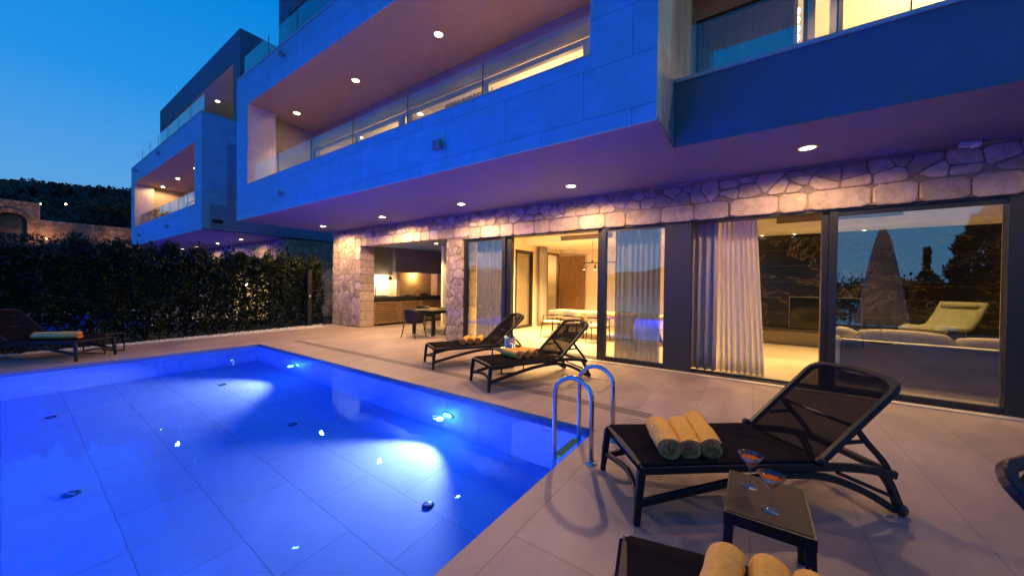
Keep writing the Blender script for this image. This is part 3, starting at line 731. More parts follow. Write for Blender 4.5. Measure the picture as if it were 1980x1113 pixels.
for x in (.15, .84, 1.52, 2.18): 
    downlight(villa, x, 11.98, 2.998, 9, WARMIN, 70, .04, .4)
def ceil_panel(x, y, z, p, s=.5):
    l = bpy.data.lights.new('ceiling_panel_light', 'AREA'); l.energy = p; l.color = WARMIN; l.size = s; l.spread = R(125)
    o = bpy.data.objects.new('ceiling_panel_light', l); C.objects.link(o); o.location = (x, y, z-.03)
    q = MB(); q.box(x-s/2, x+s/2, y-s/2, y+s/2, z-.022, z-.002); q.build('ceiling_panel', M['lampring'], villa)
for x, y, z, p in ((-5.4, 9.4, ZC, P_ROOM*1.9), (-2.6, 9.4, ZC, P_ROOM*1.7), (-4.2, 9.8, ZC, P_ROOM*1.5), (.7, 9.4, 3.35, P_ROOM*.42), (3.6, 9.4, 3.35, P_ROOM*.42), (1.9, 10.2, 3.35, P_ROOM*.6)): ceil_panel(x, y, z, p)

# curtains on the ground floor
curtain(-6.30, -5.15, 7.42, .03, 2.72, 'sheer', 'sheer white curtain behind the narrow glass pane next to the stone pillar', 9, .045, seed=11)
curtain(-2.45, -1.55, 7.42, .03, 2.72, 'sheer', 'sheer white curtain behind the glass pane left of the dark wall panel', 8, .045, seed=12)
curtain(-.55, .0, 7.50, .03, 2.95, 'voile', 'long white sheer curtain gathered in the open living room doorway', 8, .05, taper=.16, seed=13)
curtain(-.96, -.56, 7.40, .03, 2.95, 'drape', 'grey drape gathered beside the white sheer in the living room doorway', 3, .05, seed=14)
curtain(11.35, 11.95, -6.62, .03, 3.0, 'drape', 'grey drape on the dining room wall between the glass door and the wooden door', 4, .05, axis='y', seed=15)

# ------------------------------------------------------------------ furniture: dining room
t = empty('dining_table', (-3.55, 10.0, 0), label='long oak dining table inside behind the open sliding door', cat='table')
o = MB(); o.box(-1.6, 1.6, -.5, .5, .71, .765); o.build('tabletop', M['tablewood'], t, bevel=.006)
o = MB(); o.box(-1.5, 1.5, -.4, .4, .62, .71); o.build('apron', M['tablewood'], t)
for sx in (-1, 1):
    for sy in (-1, 1):
        o = MB(); o.sweep([(sx*1.45, sy*.36, 0.012), (sx*1.25, sy*.30, .62)], [(-.035,-.035), (.035,-.035), (.035,.035), (-.035,.035)], side=(0,1,0)); o.build('leg', M['darkwood'], t)
def dining_chair():
    c = empty('dining_chair', (0,0,0), cat='chair')
    o = MB(); o.sheet(10, 10, lambda uu, vv: ((uu-.5)*.48, (vv-.5)*.46, .455+.02*math.sin(PI*uu)*math.sin(PI*vv)), .055); o.build('seat', M['upholstery'], c)
    def back(uu, vv):
        a = (uu-.5)*R(170); return (.27*math.sin(a), -.06-.25*math.cos(a)+.03*(1-vv), .60+.20*vv+.04*math.cos(a)*vv)
    o = MB(); o.sheet(16, 6, back, .045); o.build('backrest', M['upholstery'], c)
    def arm(uu):
        a = (uu-.5)*R(230); return (.29*math.sin(a), -.06-.265*math.cos(a), .665+.03*math.cos(a))
    o = MB(); o.tube([arm(i/16) for i in range(17)], .016, 8); o.build('arm_rail', M['darkwood'], c)
    for sx in (-1, 1):
        for sy in (-1, 1):
            top = .66 if sy > 0 else .62
            o = MB(); o.tube([(sx*.26, sy*.26, .012), (sx*.245, sy*.20, .43), (sx*.265, sy*.13 if sy > 0 else -.19, top)], [.011, .018, .014], 8); o.build('leg', M['darkwood'], c)
    o = MB(); o.box(-.24, .24, -.21, .21, .405, .432); o.build('seat_frame', M['darkwood'], c)
    return c
c0 = dining_chair()
CH = [(-4.95, 9.35, R(78), 'dark framed dining chair standing sideways at the left end of the oak table'),
      (-4.30, 9.28, R(0), 'beige backed dining chair pushed up to the oak table inside, seen from behind'),
      (-3.5, 9.25, R(5), 'dining chair at the oak table half hidden by the raised lounger back'),
      (-2.35, 9.25, R(-6), 'dining chair behind the curtained glass pane at the oak table')]
for i, (x, y, a, lb) in enumerate(CH):
    c = c0 if i == 0 else copy_tree(c0); c.location = (x, y, 0); c.rotation_euler = (0, 0, a); tag(c, lb, 'chair', 'dining chairs around the oak table')
tl = empty('track_lamp', (-4.1, 11.0, 3.0), label='black bar lamp with small spot heads hanging over the dining area', cat='lamp')
o = MB(); o.box(-.62, 1.5, -.012, .012, -.72, -.69); o.build('bar', M['black'], tl)
for x in (-.3, 1.2):
    o = MB(); o.tube([(x,0,-.69), (x,0,0)], .006, 6); o.lathe([(.03, -.69), (.03, -.64), (.005, -.63)], 10, (x, 0, 0)); o.build('rod', M['black'], tl)
for k in range(6):
    x = -.58+.38*k; o = MB(); o.tube([(x,0,-.72), (x,0,-.78)], .008, 8); o.lathe([(.028, -.93), (.036, -.92), (.036, -.80), (.02, -.78)], 12, (x, 0, 0)); q = o.build('lamp_head', M['black'], tl)
    o = MB(); o.lathe([(0, -.932), (.03, -.932), (.03, -.929)], 12, (x, 0, 0), cap=False); o.build('bulb', M['bulb2'], q)

# ------------------------------------------------------------------ furniture: living room
sf = empty('sofa', (2.6, 8.45, 0), R(-3), label='long beige sofa seen from behind through the large right window', cat='sofa')
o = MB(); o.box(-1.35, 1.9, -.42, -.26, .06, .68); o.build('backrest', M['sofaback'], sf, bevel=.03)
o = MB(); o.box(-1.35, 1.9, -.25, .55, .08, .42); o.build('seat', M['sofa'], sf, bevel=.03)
for x in (-1.56, 1.91):
    o = MB(); pr = [(x, -.42, .04), (x, .55, .04), (x, .55, .56), (x, .40, .62), (x, -.2, .74), (x, -.36, .74), (x, -.42, .68)]
    o.prism(pr, (0,0,0), (.2,0,0)); o.build('arm', M['sofa'], sf, bevel=.03)
o = MB(); o.box(-1.35, 1.9, -.425, -.255, .682, .70); o.build('piping', M['sofa'], sf)
def pillow(name, loc, rot, w, h, th, mat, label, group=None):
    o = MB()
    def fn(sign):
        def q(uu, vv):
            a, b_ = 2*uu-1, 2*vv-1; k = ((1-a**4)*(1-b_**4))**.5
            pinch = 1-.06*(a*a*b_*b_)*2
            return (a*w/2*pinch*(1-.04*b_*b_), sign*th/2*k, b_*h/2*pinch*(1-.06*a*a)+h/2)
        return q
    o.sheet(14, 14, fn(1), 0); o.sheet(14, 14, fn(-1), 0)
    q = o.build(name, M[mat]); q.location = loc; q.rotation_euler = rot
    return tag(q, label, 'cushion', group)
pillow('cushion', (2.02, 8.42, .45), (R(-14), 0, R(-3)), 1.15, .44, .2, 'cushion', 'wide brown cushion on the sofa back nearest the dark post', 'sofa cushions')
pillow('cushion', (3.10, 8.38, .43), (R(-14), 0, R(-3)), 1.1, .42, .2, 'cushion', 'wide brown cushion in the middle of the sofa behind its back edge', 'sofa cushions')
pillow('cushion', (1.36, 8.6, .45), (R(-10), R(10), R(40)), .5, .42, .15, 'sofa', 'small pale cushion at the curved sofa arm', 'sofa cushions')
pillow('cushion', (3.95, 8.65, .47), (R(-16), 0, R(-8)), .5, .5, .16, 'upholstery', 'small patterned cushion at the sofa end by the window frame', 'sofa cushions')
lc = empty('lounge_chair', (2.92, 10.0, 0), R(45), label='sage green reclining lounge chair with head roll behind the sofa', cat='chair')
def shell(uu, vv):
    # side profile from foot (t=0) to head (t=1), running along -x to +x
    P = [(-.58, .80), (-.42, .86), (-.08, .83), (.10, .86), (.28, 1.04), (.43, 1.24), (.48, 1.31)]
    k = vv*(len(P)-1); i = min(int(k), len(P)-2); a = k-i
    x = P[i][0]*(1-a)+P[i+1][0]*a; z = P[i][1]*(1-a)+P[i+1][1]*a
    return (x, (uu-.5)*.62, z)
o = MB(); o.sheet(6, 24, shell, .07); q = o.build('seat_shell', M['green'], lc)
o = MB(); o.tube([(.40, -.24, 1.25), (.40, .24, 1.25)], [.06, .06], 14); o.build('head_roll', M['green'], lc)
for sx in (-.3, .15):
    for sy in (-.2, .2):
        o = MB(); o.tube([(sx*1.3, sy*1.2, 0.012), (sx, sy, .81)], .014, 8); o.build('leg', M['steel'], lc)
lc.scale = (1, 1, 1)
tv = empty('television', (1.45, 12.12, .46), label='flat black television standing on the dark shelf by the marble wall', cat='television')
o = MB(); o.box(-.68, .75, -.03, .02, .04, .86); o.build('casing', pbr('tv_bezel', (.10,.09,.08), .35), tv, bevel=.004)
o = MB(); o.box(-.665, .735, -.034, -.0305, .055, .845); o.build('screen', M['darkglass'], tv)
o = MB(); o.box(-.3, .3, -.12, .08, 0, .012); o.box(-.05, .05, -.02, .015, .012, .04); o.build('stand', M['black'], tv)

# ------------------------------------------------------------------ outdoor kitchen in the recess
KX = -11.12
o = MB(); o.box(KX-.75, KX-.63, YF+.55, 12.2, 0, 3.0); o.box(-7.0, -6.9, YF+.6, 12.2, 0, 3.0); o.box(KX-.75, -6.9, 12.2, 12.3, 0, 3.0); o.build('recess_wall', M['tan_plaster'], villa)
o = MB(); o.box(KX-.75, -7.0, YF+.41, 12.2, 2.90, 3.0); o.build('recess_ceiling', M['dark_plaster'], villa)
M['hood'] = pbr('hood_plaster', (.13,.115,.095), .7, var=.08, vscale=2)
o = MB(); o.box(KX-.62, KX-.18, 8.55, 11.4, 1.97, 2.898); o.box(KX-.62, KX-.36, YF+.56, 8.55, 1.86, 2.898); o.box(KX-.62, KX-.18, 10.92, 11.4, 0, 1.97); o.build('hood', M['hood'], villa)
o = MB(); o.box(KX-.628, KX-.60, YF+.56, 8.62, 1.0, 1.86); o.build('tile_backsplash', M['backsplash'], villa)
o = MB(); o.box(KX-.62, KX-.2, 8.62, 8.78, 1.04, 1.97); M['grillstone'] = pbr('grill_stone', (.52,.38,.22), .8, var=.1); o.build('grill_surround', M['grillstone'], villa)
o = MB(); o.box(KX-.62, KX-.2, 10.72, 10.90, 1.04, 1.97); o.build('grill_surround', M['grillstone'], villa)
o = MB(); o.box(KX-.628, KX-.59, 8.78, 10.72, 1.04, 1.97); o.build('grill_back', M['firebrick'], villa)
point('grill_light', (KX-.40, 9.7, 1.85), 40, WARMIN, .04)
kc = empty('kitchen_counter', (KX, 9.2, 0), label='outdoor kitchen counter with dark worktop and slatted wooden doors in the recess', cat='counter')
def kb(*a): return (a[0]-KX, a[1]-KX, a[2]-9.2, a[3]-9.2, a[4], a[5])
o = MB(); o.box(*kb(KX-.60, KX, 7.54, 10.90, .88, 1.035)); o.build('worktop', M['black'], kc, bevel=.004)
o = MB(); o.box(*kb(KX-.58, KX-.10, 7.54, 10.88, .05, .88)); o.build('carcass', M['darkwood'], kc)
for i in range(3):
    y0 = 7.56+1.08*i; q = MB()
    q.box(*kb(KX-.10, KX-.03, y0, y0+.05, .06, .85)); q.box(*kb(KX-.10, KX-.03, y0+.98, y0+1.03, .06, .85)); q.box(*kb(KX-.10, KX-.03, y0+.05, y0+.98, .80, .85)); q.box(*kb(KX-.10, KX-.03, y0+.05, y0+.98, .06, .11))
    for k in range(10): q.box(*kb(KX-.09, KX-.045, y0+.05, y0+.98, .125+.067*k, .165+.067*k))
    q.build('slatted_door', M['slat'], kc)
q = MB(); q.box(*kb(KX-.52, KX-.12, 7.62, 8.2, 1.036, 1.075)); q.build('sink_rim', M['black'], kc)
q = MB(); q.tube([(-.42, 7.86-9.2, 1.075), (-.42, 7.86-9.2, 1.36), (-.40, 7.87-9.2, 1.43), (-.34, 7.90-9.2, 1.46), (-.28, 7.93-9.2, 1.44), (-.25, 7.95-9.2, 1.38)], .014, 10); q.build('faucet', M['black'], kc)
wl = empty('wall_lamp', (KX-.34, 8.38, 1.86), label='small black cone lamp under the dark hood by the kitchen sink', cat='lamp')
q = MB(); q.tube([(0,0,0), (.02,0,-.05), (.06,0,-.08)], .01, 8); q.build('arm', M['black'], wl)
q = MB(); q.lathe([(.10, -.20), (.04, -.08), (.03, -.05), (.0, -.04)], 18, (.08, 0, 0), cap=False); q.build('shade', M['black'], wl)
q = MB(); q.lathe([(0, -.17), (.03, -.15), (.0, -.11)], 10, (.08, 0, 0), cap=False); q.build('bulb', M['bulb2'], wl)
point('wall_lamp_glow', (KX-.27, 8.2, 1.62), 40, (1,.75,.45), .05)
for i, (y, rr, lb) in enumerate(((9.3, .14, 'black cooking pan in the grill niche nearer the sink'), (10.1, .16, 'black cooking pot in the grill niche farther from the sink'))):
    q = MB(); q.lathe([(0, 0), (rr, 0), (rr*1.05, .05+.04*i), (rr*.98, .05+.04*i), (rr*.94, .012), (0, .012)], 18, cap=False); q.tube([(0, rr, .045), (0, rr+.22, .07)], .012, 8)
    q = q.build('cooking_pan', M['black']); q.location = (KX-.34, y, 1.036); tag(q, lb, 'pan')
downlight(villa, -8.83, 8.3, 2.898, 300, WARMIN, 120, .06)
# outdoor dining set
ot = empty('outdoor_table', (-8.2, 8.1, 0), label='dark outdoor dining table set in the stone recess', cat='table')
o = MB(); o.box(-.5, .5, -.95, .95, .71, .745); o.build('tabletop', M['charcoal'], ot, bevel=.005)
o = MB(); o.box(-.42, .42, -.87, .87, .65, .71); o.build('apron', M['charcoal'], ot)
for sx in (-.42, .42):
    for sy in (-.87, .87):
        o = MB(); o.box(sx-.04, sx+.04, sy-.04, sy+.04, 0, .65); o.build('leg', M['charcoal'], ot)
def tub_chair():
    c = empty('tub_chair', (0,0,0), cat='chair')
    def sh(uu, vv):
        a = (uu-.5)*R(250); rr = .24+.05*vv; lo = .72+.10*math.cos(a)
        return (rr*math.sin(a)*1.05, -rr*math.cos(a), .44+(lo-.44)*vv)
    o = MB(); o.sheet(24, 6, sh, .014); o.build('shell', M['charcoal'], c)
    o = MB(); o.lathe([(0, .44), (.25, .445), (.26, .43), (.24, .415), (0, .41)], 24, cap=False); o.build('seat', M['charcoal'], c)
    for sx in (-1, 1):
        for sy in (-1, 1):
            o = MB(); o.tube([(sx*.25, sy*.24, 0), (sx*.19, sy*.18, .42)], [.012, .018], 8); o.build('leg', M['charcoal'], c)
    return c
k0 = tub_chair()
for i, (x, y, a, lb) in enumerate(((-8.02, 6.72, R(8), 'black tub chair at the near end of the dark outdoor table'),
                                   (-9.0, 8.0, R(-90), 'black tub chair at the slatted counter side of the outdoor table'),
                                   (-7.42, 7.8, R(90), 'tub chair at the outdoor table mostly hidden behind the stone pillar'),
                                   (-8.25, 9.45, R(180), 'tub chair at the far end of the outdoor table'))):
    c = k0 if i == 0 else copy_tree(k0); c.location = (x, y, 0); c.rotation_euler = (0, 0, a); tag(c, lb, 'chair', 'tub chairs around the outdoor table')
for i, (x, y, lb) in enumerate(((-8.35, 7.75, 'round woven placemat at the near end of the outdoor table'), (-7.95, 8.3, 'round woven placemat further along the outdoor table'))):
    q = MB(); q.lathe([(0, .006), (.17, .006), (.18, .003), (.18, 0)], 24, cap=False); q.lathe([(0, .012), (.10, .014), (.13, .03), (.125, .03), (.10, .018), (0, .016)], 24, cap=False)
    q = q.build('placemat', M['tablewood']); q.location = (x, y, .746); tag(q, lb, 'placemat')

# ------------------------------------------------------------------ sun loungers
RECT = lambda a, b_: [(-a, -b_), (a, -b_), (a, b_), (-a, b_)]
def RR(a, b_, c=.3):
    k = min(a, b_)*c
    return [(-a+k, -b_), (a-k, -b_), (a, -b_+k), (a, b_-k), (a-k, b_), (-a+k, b_), (-a, b_-k), (-a, -b_+k)]
def smooth_pts(P, k=4):
    P = [Vector(p) for p in P]; out = []
    for i in range(len(P)-1):
        a = P[max(i-1, 0)]; b_ = P[i]; c = P[i+1]; d_ = P[min(i+2, len(P)-1)]
        for j in range(k):
            t_ = j/k; out.append(.5*((2*b_)+(c-a)*t_+(2*a-5*b_+4*c-d_)*t_*t_+(3*b_-a-3*c+d_)*t_**3))
    out.append(P[-1]); return out
HX, BA, BL = 1.25, 42, .80
def lounger(ang=BA):
    root = empty('sun_lounger', (0,0,0), cat='sun lounger')
    for s in (-1, 1):
        y = s*.325
        o = MB(); o.sweep(smooth_pts([(0.0, y, .345), (.5, y, .35), (1.2, y, .345), (1.55, y, .325), (1.80, y, .275)]), RR(.019, .026), m=0)
        o.build('side_rail', M['charcoal'], root)
        o = MB(); o.sweep([(.01, y, .35), (-.01, y*1.02, .18), (-.025, y*1.05, 0)], RR(.021, .026), side=(0,1,0), scale=[1, .95, .75]); o.build('foot_leg', M['charcoal'], root)
        o = MB(); o.sweep(smooth_pts([(.0, y, .13), (.30, y, .19), (.70, y, .265), (1.05, y, .295), (1.32, y, .265), (1.58, y, .165), (1.80, y, .035)], 5), RR(.018, .023), scale=None); o.build('arched_leg', M['charcoal'], root)
        o = MB(); o.sweep(smooth_pts([(1.70, y, .30), (1.77, y, .20), (1.83, y, .06)]), RR(.02, .026)); o.sweep([(1.38, y, .30), (1.78, y, .13)], RR(.012, .012)); o.build('wheel_leg', M['charcoal'], root)
        o = MB(); o.lathe([(.0, -.016), (.034, -.016), (.04, -.008), (.04, .008), (.034, .016), (0, .016)], 18, cap=False); q = o.build('wheel', M['black'], root); q.location = (1.84, y+s*.015, .04); q.rotation_euler = (R(90), 0, 0)
    o = MB(); o.sweep(smooth_pts([(-.005, -.33, .14), (.05, 0, .175), (-.005, .33, .14)]), RR(.018, .018), side=(1,0,0)); o.build('cross_bar', M['charcoal'], root)
    for P_ in ([(.02, -.30, .35), (.02, .30, .35)], [(1.80, -.32, .275), (1.80, .32, .275)]):
        o = MB(); o.sweep(P_, RR(.02, .025), side=(1,0,0)); o.build('cross_bar', M['charcoal'], root)
    def seat(uu, vv): return (-.012+(HX+.01)*uu, (vv-.5)*.66, .383-.012*math.sin(PI*vv)-.03*max(0, .03-uu)/.03)
    o = MB(); o.sheet(26, 10, seat, .008); o.build('seat_sling', M['slingseat'], root)
    a = R(ang); ca, sa = math.cos(a), math.sin(a)
    def bk(l, yy, n=0): return (HX+l*ca-n*sa, yy, .372+l*sa+n*ca)
    rim = [bk(0, -.325)]+[bk(.2*i, -.325) for i in range(1, 4)]
    for i in range(7):
        t_ = i/6*PI/2; rim.append(bk(BL-.10+.10*math.sin(t_), -.325+.10*(1-math.cos(t_))))
    rim += [bk(BL+.02, -.1), bk(BL+.026, 0)]
    rim = rim+[(p[0], -p[1], p[2]) for p in reversed(rim[:-1])]
    nv = Vector((-sa, 0, ca))
    o = MB(); o.sweep(rim, RR(.021, .021), side=nv); o.build('back_frame', M['charcoal'], root)
    def bs(uu, vv):
        l = BL*uu; hw = .315
        if l > BL-.13: q = (l-(BL-.13))/.13; hw = .315-.13*(1-math.sqrt(max(0, 1-q*q)))
        return bk(l-.01, (vv-.5)*2*hw, -.025*math.sin(PI*vv)+.012)
    o = MB(); o.sheet(20, 10, bs, .006); o.build('back_sling', M['sling'], root)
    for s in (-1, 1):
        o = MB(); o.sweep(smooth_pts([bk(.36, s*.30, -.02), (HX+.36, s*.30, .50), (HX+.49, s*.30, .36), (HX+.53, s*.30, .29)]), RR(.014, .018)); o.sweep([bk(.2, s*.30, -.02), (HX+.36, s*.30, .50)], RR(.01, .012)); o.build('support_arm', M['charcoal'], root)
    o = MB(); o.tube([bk(.36, -.30, -.02), bk(.36, .30, -.02)], .014, 8); o.build('support_bar', M['charcoal'], root)
    for s in (-1, 1):
        o = MB(); o.tube([(HX-.01, s*.325, .385), (HX-.01, s*.365, .385)], .03, 14); o.build('hinge', M['charcoal'], root)
    return root
def put_lounger(o, fx, fy, dx, dy): o.location = (fx, fy, 0); o.rotation_euler = (0, 0, math.atan2(dy, dx)); return o
L0 = lounger()
LG = 'dark mesh sun loungers around the pool'
LP = [(-.80, 2.63, .785, .62, 'dark mesh sun lounger beside the pool ladder with raised back and three towels'),
      (-.42, 1.34, .97, .22, 'dark sun lounger at the lower picture edge, only its foot end showing'),
      (-3.42, 4.16, .45, .893, 'dark sun lounger with raised back in front of the open dining room door'),
      (-5.03, 4.60, .49, .872, 'farther dark sun lounger in front of the stone pillar and narrow pane'),
      (-10.66, 1.06, -.80, -.60, 'dark sun lounger across the pool in front of the hedge'),
      (2.13, .83, -.62, .78, 'dark sun lounger showing only its rounded black back corner at the right edge')]
for i, (x, y, dx, dy, lb) in enumerate(LP):
    q = L0 if i == 0 else copy_tree(L0); put_lounger(q, x, y, dx, dy); tag(q, lb, 'sun lounger', LG)

# ------------------------------------------------------------------ rolled towels
def towel(length, rad, fringe, seed, mat='towel'):
    rnd = random.Random(seed); turns = 3.4; th = rad/(turns+.6)
    o = MB(); n_ = 76; K = 14
    def sp_(i):
        t_ = i/n_; a = t_*turns*2*PI; rr = th*.5+(rad-th*.55)*t_; return a, rr
    def P(i, off, xx, wob):
        a, rr = sp_(i); rr = rr+off
        k = 1+.035*math.sin(xx*17+seed)+.02*math.sin(xx*41+a)
        z = rr*math.sin(a)*k*.90; return (xx+wob*math.sin(a*1.7+seed), rr*math.cos(a)*k*1.04, z+rad*.9)
    vs = []; fs = []
    for j in range(K+1):
        xx = -length/2+length*j/K
        for i in range(n_+1):
            wob = .012*(1 if j in (0, K) else 0)
            vs.append(P(i, th*.42, xx, wob)); vs.append(P(i, -th*.42, xx, wob))
    W_ = 2*(n_+1)
    for j in range(K):
        for i in range(n_):
            a = j*W_+2*i; b_ = a+W_
            fs.append((a, a+2, b_+2, b_)); fs.append((a+1, b_+1, b_+3, a+3))
        a = j*W_+2*n_; fs.append((a, a+1, a+W_+1, a+W_))
    o.add(vs, fs, 0, .5, True)
    for j in (0, K):
        o.add([vs[j*W_+k] for k in range(W_)], [((2*i, 2*i+1, 2*i+3, 2*i+2) if j == 0 else (2*i, 2*i+2, 2*i+3, 2*i+1)) for i in range(n_)], 1, .5)
    if fringe:
        for k in range(fringe):
            i = rnd.uniform(6, n_); a, rr = sp_(i); rr += rnd.uniform(-.4, .4)*th; e_ = rnd.choice((-1, -1, -1, 1))
            p0 = Vector((e_*length/2, rr*math.cos(a), rr*math.sin(a)*.9+rad*.9)); ln = rnd.uniform(.012, .035)
            p1 = p0+Vector((e_*ln, rnd.uniform(-.012, .012), rnd.uniform(-.016, .006))); p1.z = max(p1.z, .003)
            wv = Vector((0, math.sin(a), -math.cos(a)))*.0022; dv = Vector((0, math.cos(a), math.sin(a)))*.0016
            o.add([p0+wv, p0-wv, p0+dv, p1], [(0,1,3), (1,2,3), (2,0,3), (0,2,1)], 1, .5)
    me = o.build('rolled_towel', [M[mat], M['towelend']])
    return me
ZS = .383
def place_towel(lx, ly, lounge, ang, length, rad, fringe, seed, lb, grp, mat='towel', dz=0):
    fx, fy, dx, dy, _ = LP[lounge]
    x = fx+dx*lx-dy*ly; y = fy+dy*lx+dx*ly
    q = towel(length, rad, fringe, seed, mat); q.location = (x, y, ZS-.006+dz); q.rotation_euler = (0, 0, ang); tag(q, lb, 'towel', grp); return q
A0 = math.atan2(.62, .785)
G1 = 'three towels on the lounger beside the ladder'
place_towel(.29, -.05, 0, R(114), .42, .080, 260, 1, 'rolled mustard towel with frayed end, nearest the foot end of the lounger beside the ladder', G1)
place_towel(.455, -.04, 0, R(108), .46, .076, 260, 2, 'rolled mustard towel in the middle of the three on the lounger beside the ladder', G1)
place_towel(.615, .0, 0, R(109), .56, .078, 280, 3, 'longest rolled mustard towel, nearest the raised back of the lounger beside the ladder', G1)
G2 = 'three towels on the lounger at the lower edge'
A1 = math.atan2(.22, .97)
place_towel(.345, .04, 1, A1+R(72), .46, .068, 60, 4, 'large rolled yellow towel on the cut off lower lounger, tallest of three and farthest left', G2)
place_towel(.505, .03, 1, A1+R(76), .46, .066, 60, 5, 'rolled yellow towel between two others on the cut off lower lounger', G2)
place_towel(.655, .01, 1, A1+R(80), .46, .064, 60, 6, 'rolled yellow towel on the cut off lower lounger nearest the side table leg', G2)
A2 = math.atan2(.893, .45); G3 = 'three towels on the lounger before the dining room'
for k in range(3):
    place_towel(.56+.15*k, .04, 2, A2+R(99), .36, .070, 40, 7+k, ('rolled orange towel nearest the foot of the lounger before the open dining room', 'middle rolled orange towel on the lounger before the open dining room', 'rolled orange towel nearest the raised back of the lounger before the open dining room')[k], G3)
A3 = math.atan2(.872, .49); G4 = 'three towels on the lounger before the stone pillar'
for k in range(3):
    place_towel(.70+.15*k, .02, 3, A3+R(60), .40, .066, 40, 10+k, ('rolled orange towel nearest the foot of the lounger before the stone pillar', 'middle rolled orange towel on the lounger before the stone pillar', 'rolled orange towel nearest the raised back of the lounger before the stone pillar')[k], G4)
A4 = math.atan2(-.60, -.80)
place_towel(.55, .0, 4, A4+R(14), .42, .075, 0, 14, 'rolled orange towel nearer the foot of the lounger in front of the hedge', 'two towels on the lounger in front of the hedge')
place_towel(.86, .03, 4, A4+R(10), .40, .072, 0, 15, 'rolled orange towel nearer the back of the lounger in front of the hedge', 'two towels on the lounger in front of the hedge')

# ------------------------------------------------------------------ side tables, glasses, ice bucket
def side_table(wd, dp, h, skirt=.06):
    t = empty('side_table', (0,0,0), cat='side table')
    o = MB(); o.box(-wd/2, wd/2, -dp/2, dp/2, h-.014, h); o.build('tabletop', M['tabletop'], t, bevel=.004)
    o = MB(); e_ = .012
    for a in ((-wd/2-e_, -wd/2-.001, -dp/2, dp/2), (wd/2+.001, wd/2+e_, -dp/2, dp/2), (-wd/2-e_, wd/2+e_, -dp/2-e_, -dp/2-.001), (-wd/2-e_, wd/2+e_, dp/2+.001, dp/2+e_)):
        o.box(a[0], a[1], a[2], a[3], h-skirt, h-.004)
    o.build('apron', M['charcoal'], t)
    for sx in (-1, 1):
        for sy in (-1, 1):
            o = MB(); o.sweep([(sx*(wd/2-.012), sy*(dp/2-.012), h-skirt+.02), (sx*(wd/2+.004), sy*(dp/2+.004), .0)], RR(.022, .022), scale=[1, .8]); o.build('leg', M['charcoal'], t)
    return t
T0 = side_table(.34, .47, .42); T0.location = (.07, 2.33, 0); tag(T0, 'brown topped side table with two cocktail glasses between the near loungers', 'side table', 'side tables between the loungers')
def thin_table():
    t = empty('side_table', (0,0,0), cat='side table')
    o = MB(); o.box(-.24, .24, -.20, .20, .385, .40); o.build('tabletop', M['charcoal'], t, bevel=.003)
    for sy in (-1, 1):
        o = MB(); o.sweep([(-.22, sy*.18, .385), (-.22, sy*.18, .012), (.22, sy*.18, .012), (.22, sy*.18, .385)], RECT(.009, .009)); o.build('leg_frame', M['charcoal'], t)
    o = MB(); o.box(-.20, .20, -.16, .16, .28, .29); o.build('shelf', M['charcoal'], t); return t
T1 = thin_table(); T1.location = (-3.62, 5.15, 0); T1.rotation_euler = (0, 0, R(64)); tag(T1, 'thin framed black side table under the ice bucket between the farther loungers', 'side table', 'side tables between the loungers')
T2 = copy_tree(T1); T2.location = (-11.35, 1.25, 0); T2.rotation_euler = (0, 0, R(35)); tag(T2, 'thin framed black side table by the gravel and hedge across the pool', 'side table', 'side tables between the loungers')
def cocktail():
    o = MB(); o.lathe([(0, 0), (.036, .0), (.037, .004), (.007, .010), (.0046, .02), (.0044, .085), (.006, .092), (.056, .162), (.0548, .162), (.005, .097), (0, .095)], 28, cap=False)
    g_ = empty('cocktail_glass', (0,0,0), cat='glass'); o.build('glass', M['thinglass'], g_)
    o = MB(); o.lathe([(0, .0965), (.0425, .1445), (0, .1450)], 28, cap=False); o.build('drink', M['drink'], g_)
    return g_
g0 = cocktail(); g0.location = (-.005, 2.42, .4205); tag(g0, 'martini glass of orange cocktail farther from the camera on the brown side table', 'glass', 'cocktail glasses on the side table'); g0.scale = (1.12, 1.12, 1.12)
g1 = copy_tree(g0); g1.location = (.085, 2.22, .4205); tag(g1, 'martini glass of orange cocktail nearer the camera on the brown side table', 'glass', 'cocktail glasses on the side table')
tr = MB(); tr.lathe([(0, .0), (.17, .0), (.19, .012), (.185, .014), (.165, .004), (0, .004)], 28, cap=False)
q = tr.build('serving_tray', M['silver']); q.location = (-3.60, 5.17, .401); tag(q, 'round silver tray on the thin side table between the farther loungers', 'tray')
ib = empty('ice_bucket', (-3.58, 5.17, .406), label='silver ice bucket with a white napkin on the tray between the farther loungers', cat='bucket')
o = MB(); o.lathe([(0, 0), (.075, 0), (.08, .01), (.105, .20), (.112, .205), (.108, .21), (.10, .20), (.075, .015), (0, .012)], 28, cap=False); o.build('pail', M['silver'], ib)
for s in (-1, 1):
    o = MB(); o.tube([(s*(.10+.03*math.sin(k/8*PI)), .03*math.cos(k/8*PI), .165) for k in range(9)], .006, 8); o.build('handle', M['silver'], ib)
def nap(uu, vv):
    a = R(190)+R(75)*uu; rr = .112-.024*(1-vv)+.006*math.sin(uu*14); return (rr*math.cos(a), rr*math.sin(a), .02+.195*vv)
o = MB(); o.sheet(14, 8, nap, .006); o.build('napkin', M['napkin'], ib)
bo = MB(); bo.lathe([(0, .02), (.038, .02), (.04, .03), (.04, .17), (.03, .20), (.014, .235), (.013, .285), (.016, .287), (.016, .30), (0, .30)], 18, cap=False)
q = bo.build('bottle', [pbr('bottle_glass', (.02,.03,.012), .1)]); q.location = (-3.57, 5.18, .425); q.rotation_euler = (R(6), R(8), 0); tag(q, 'dark wine bottle standing in the silver ice bucket', 'bottle')

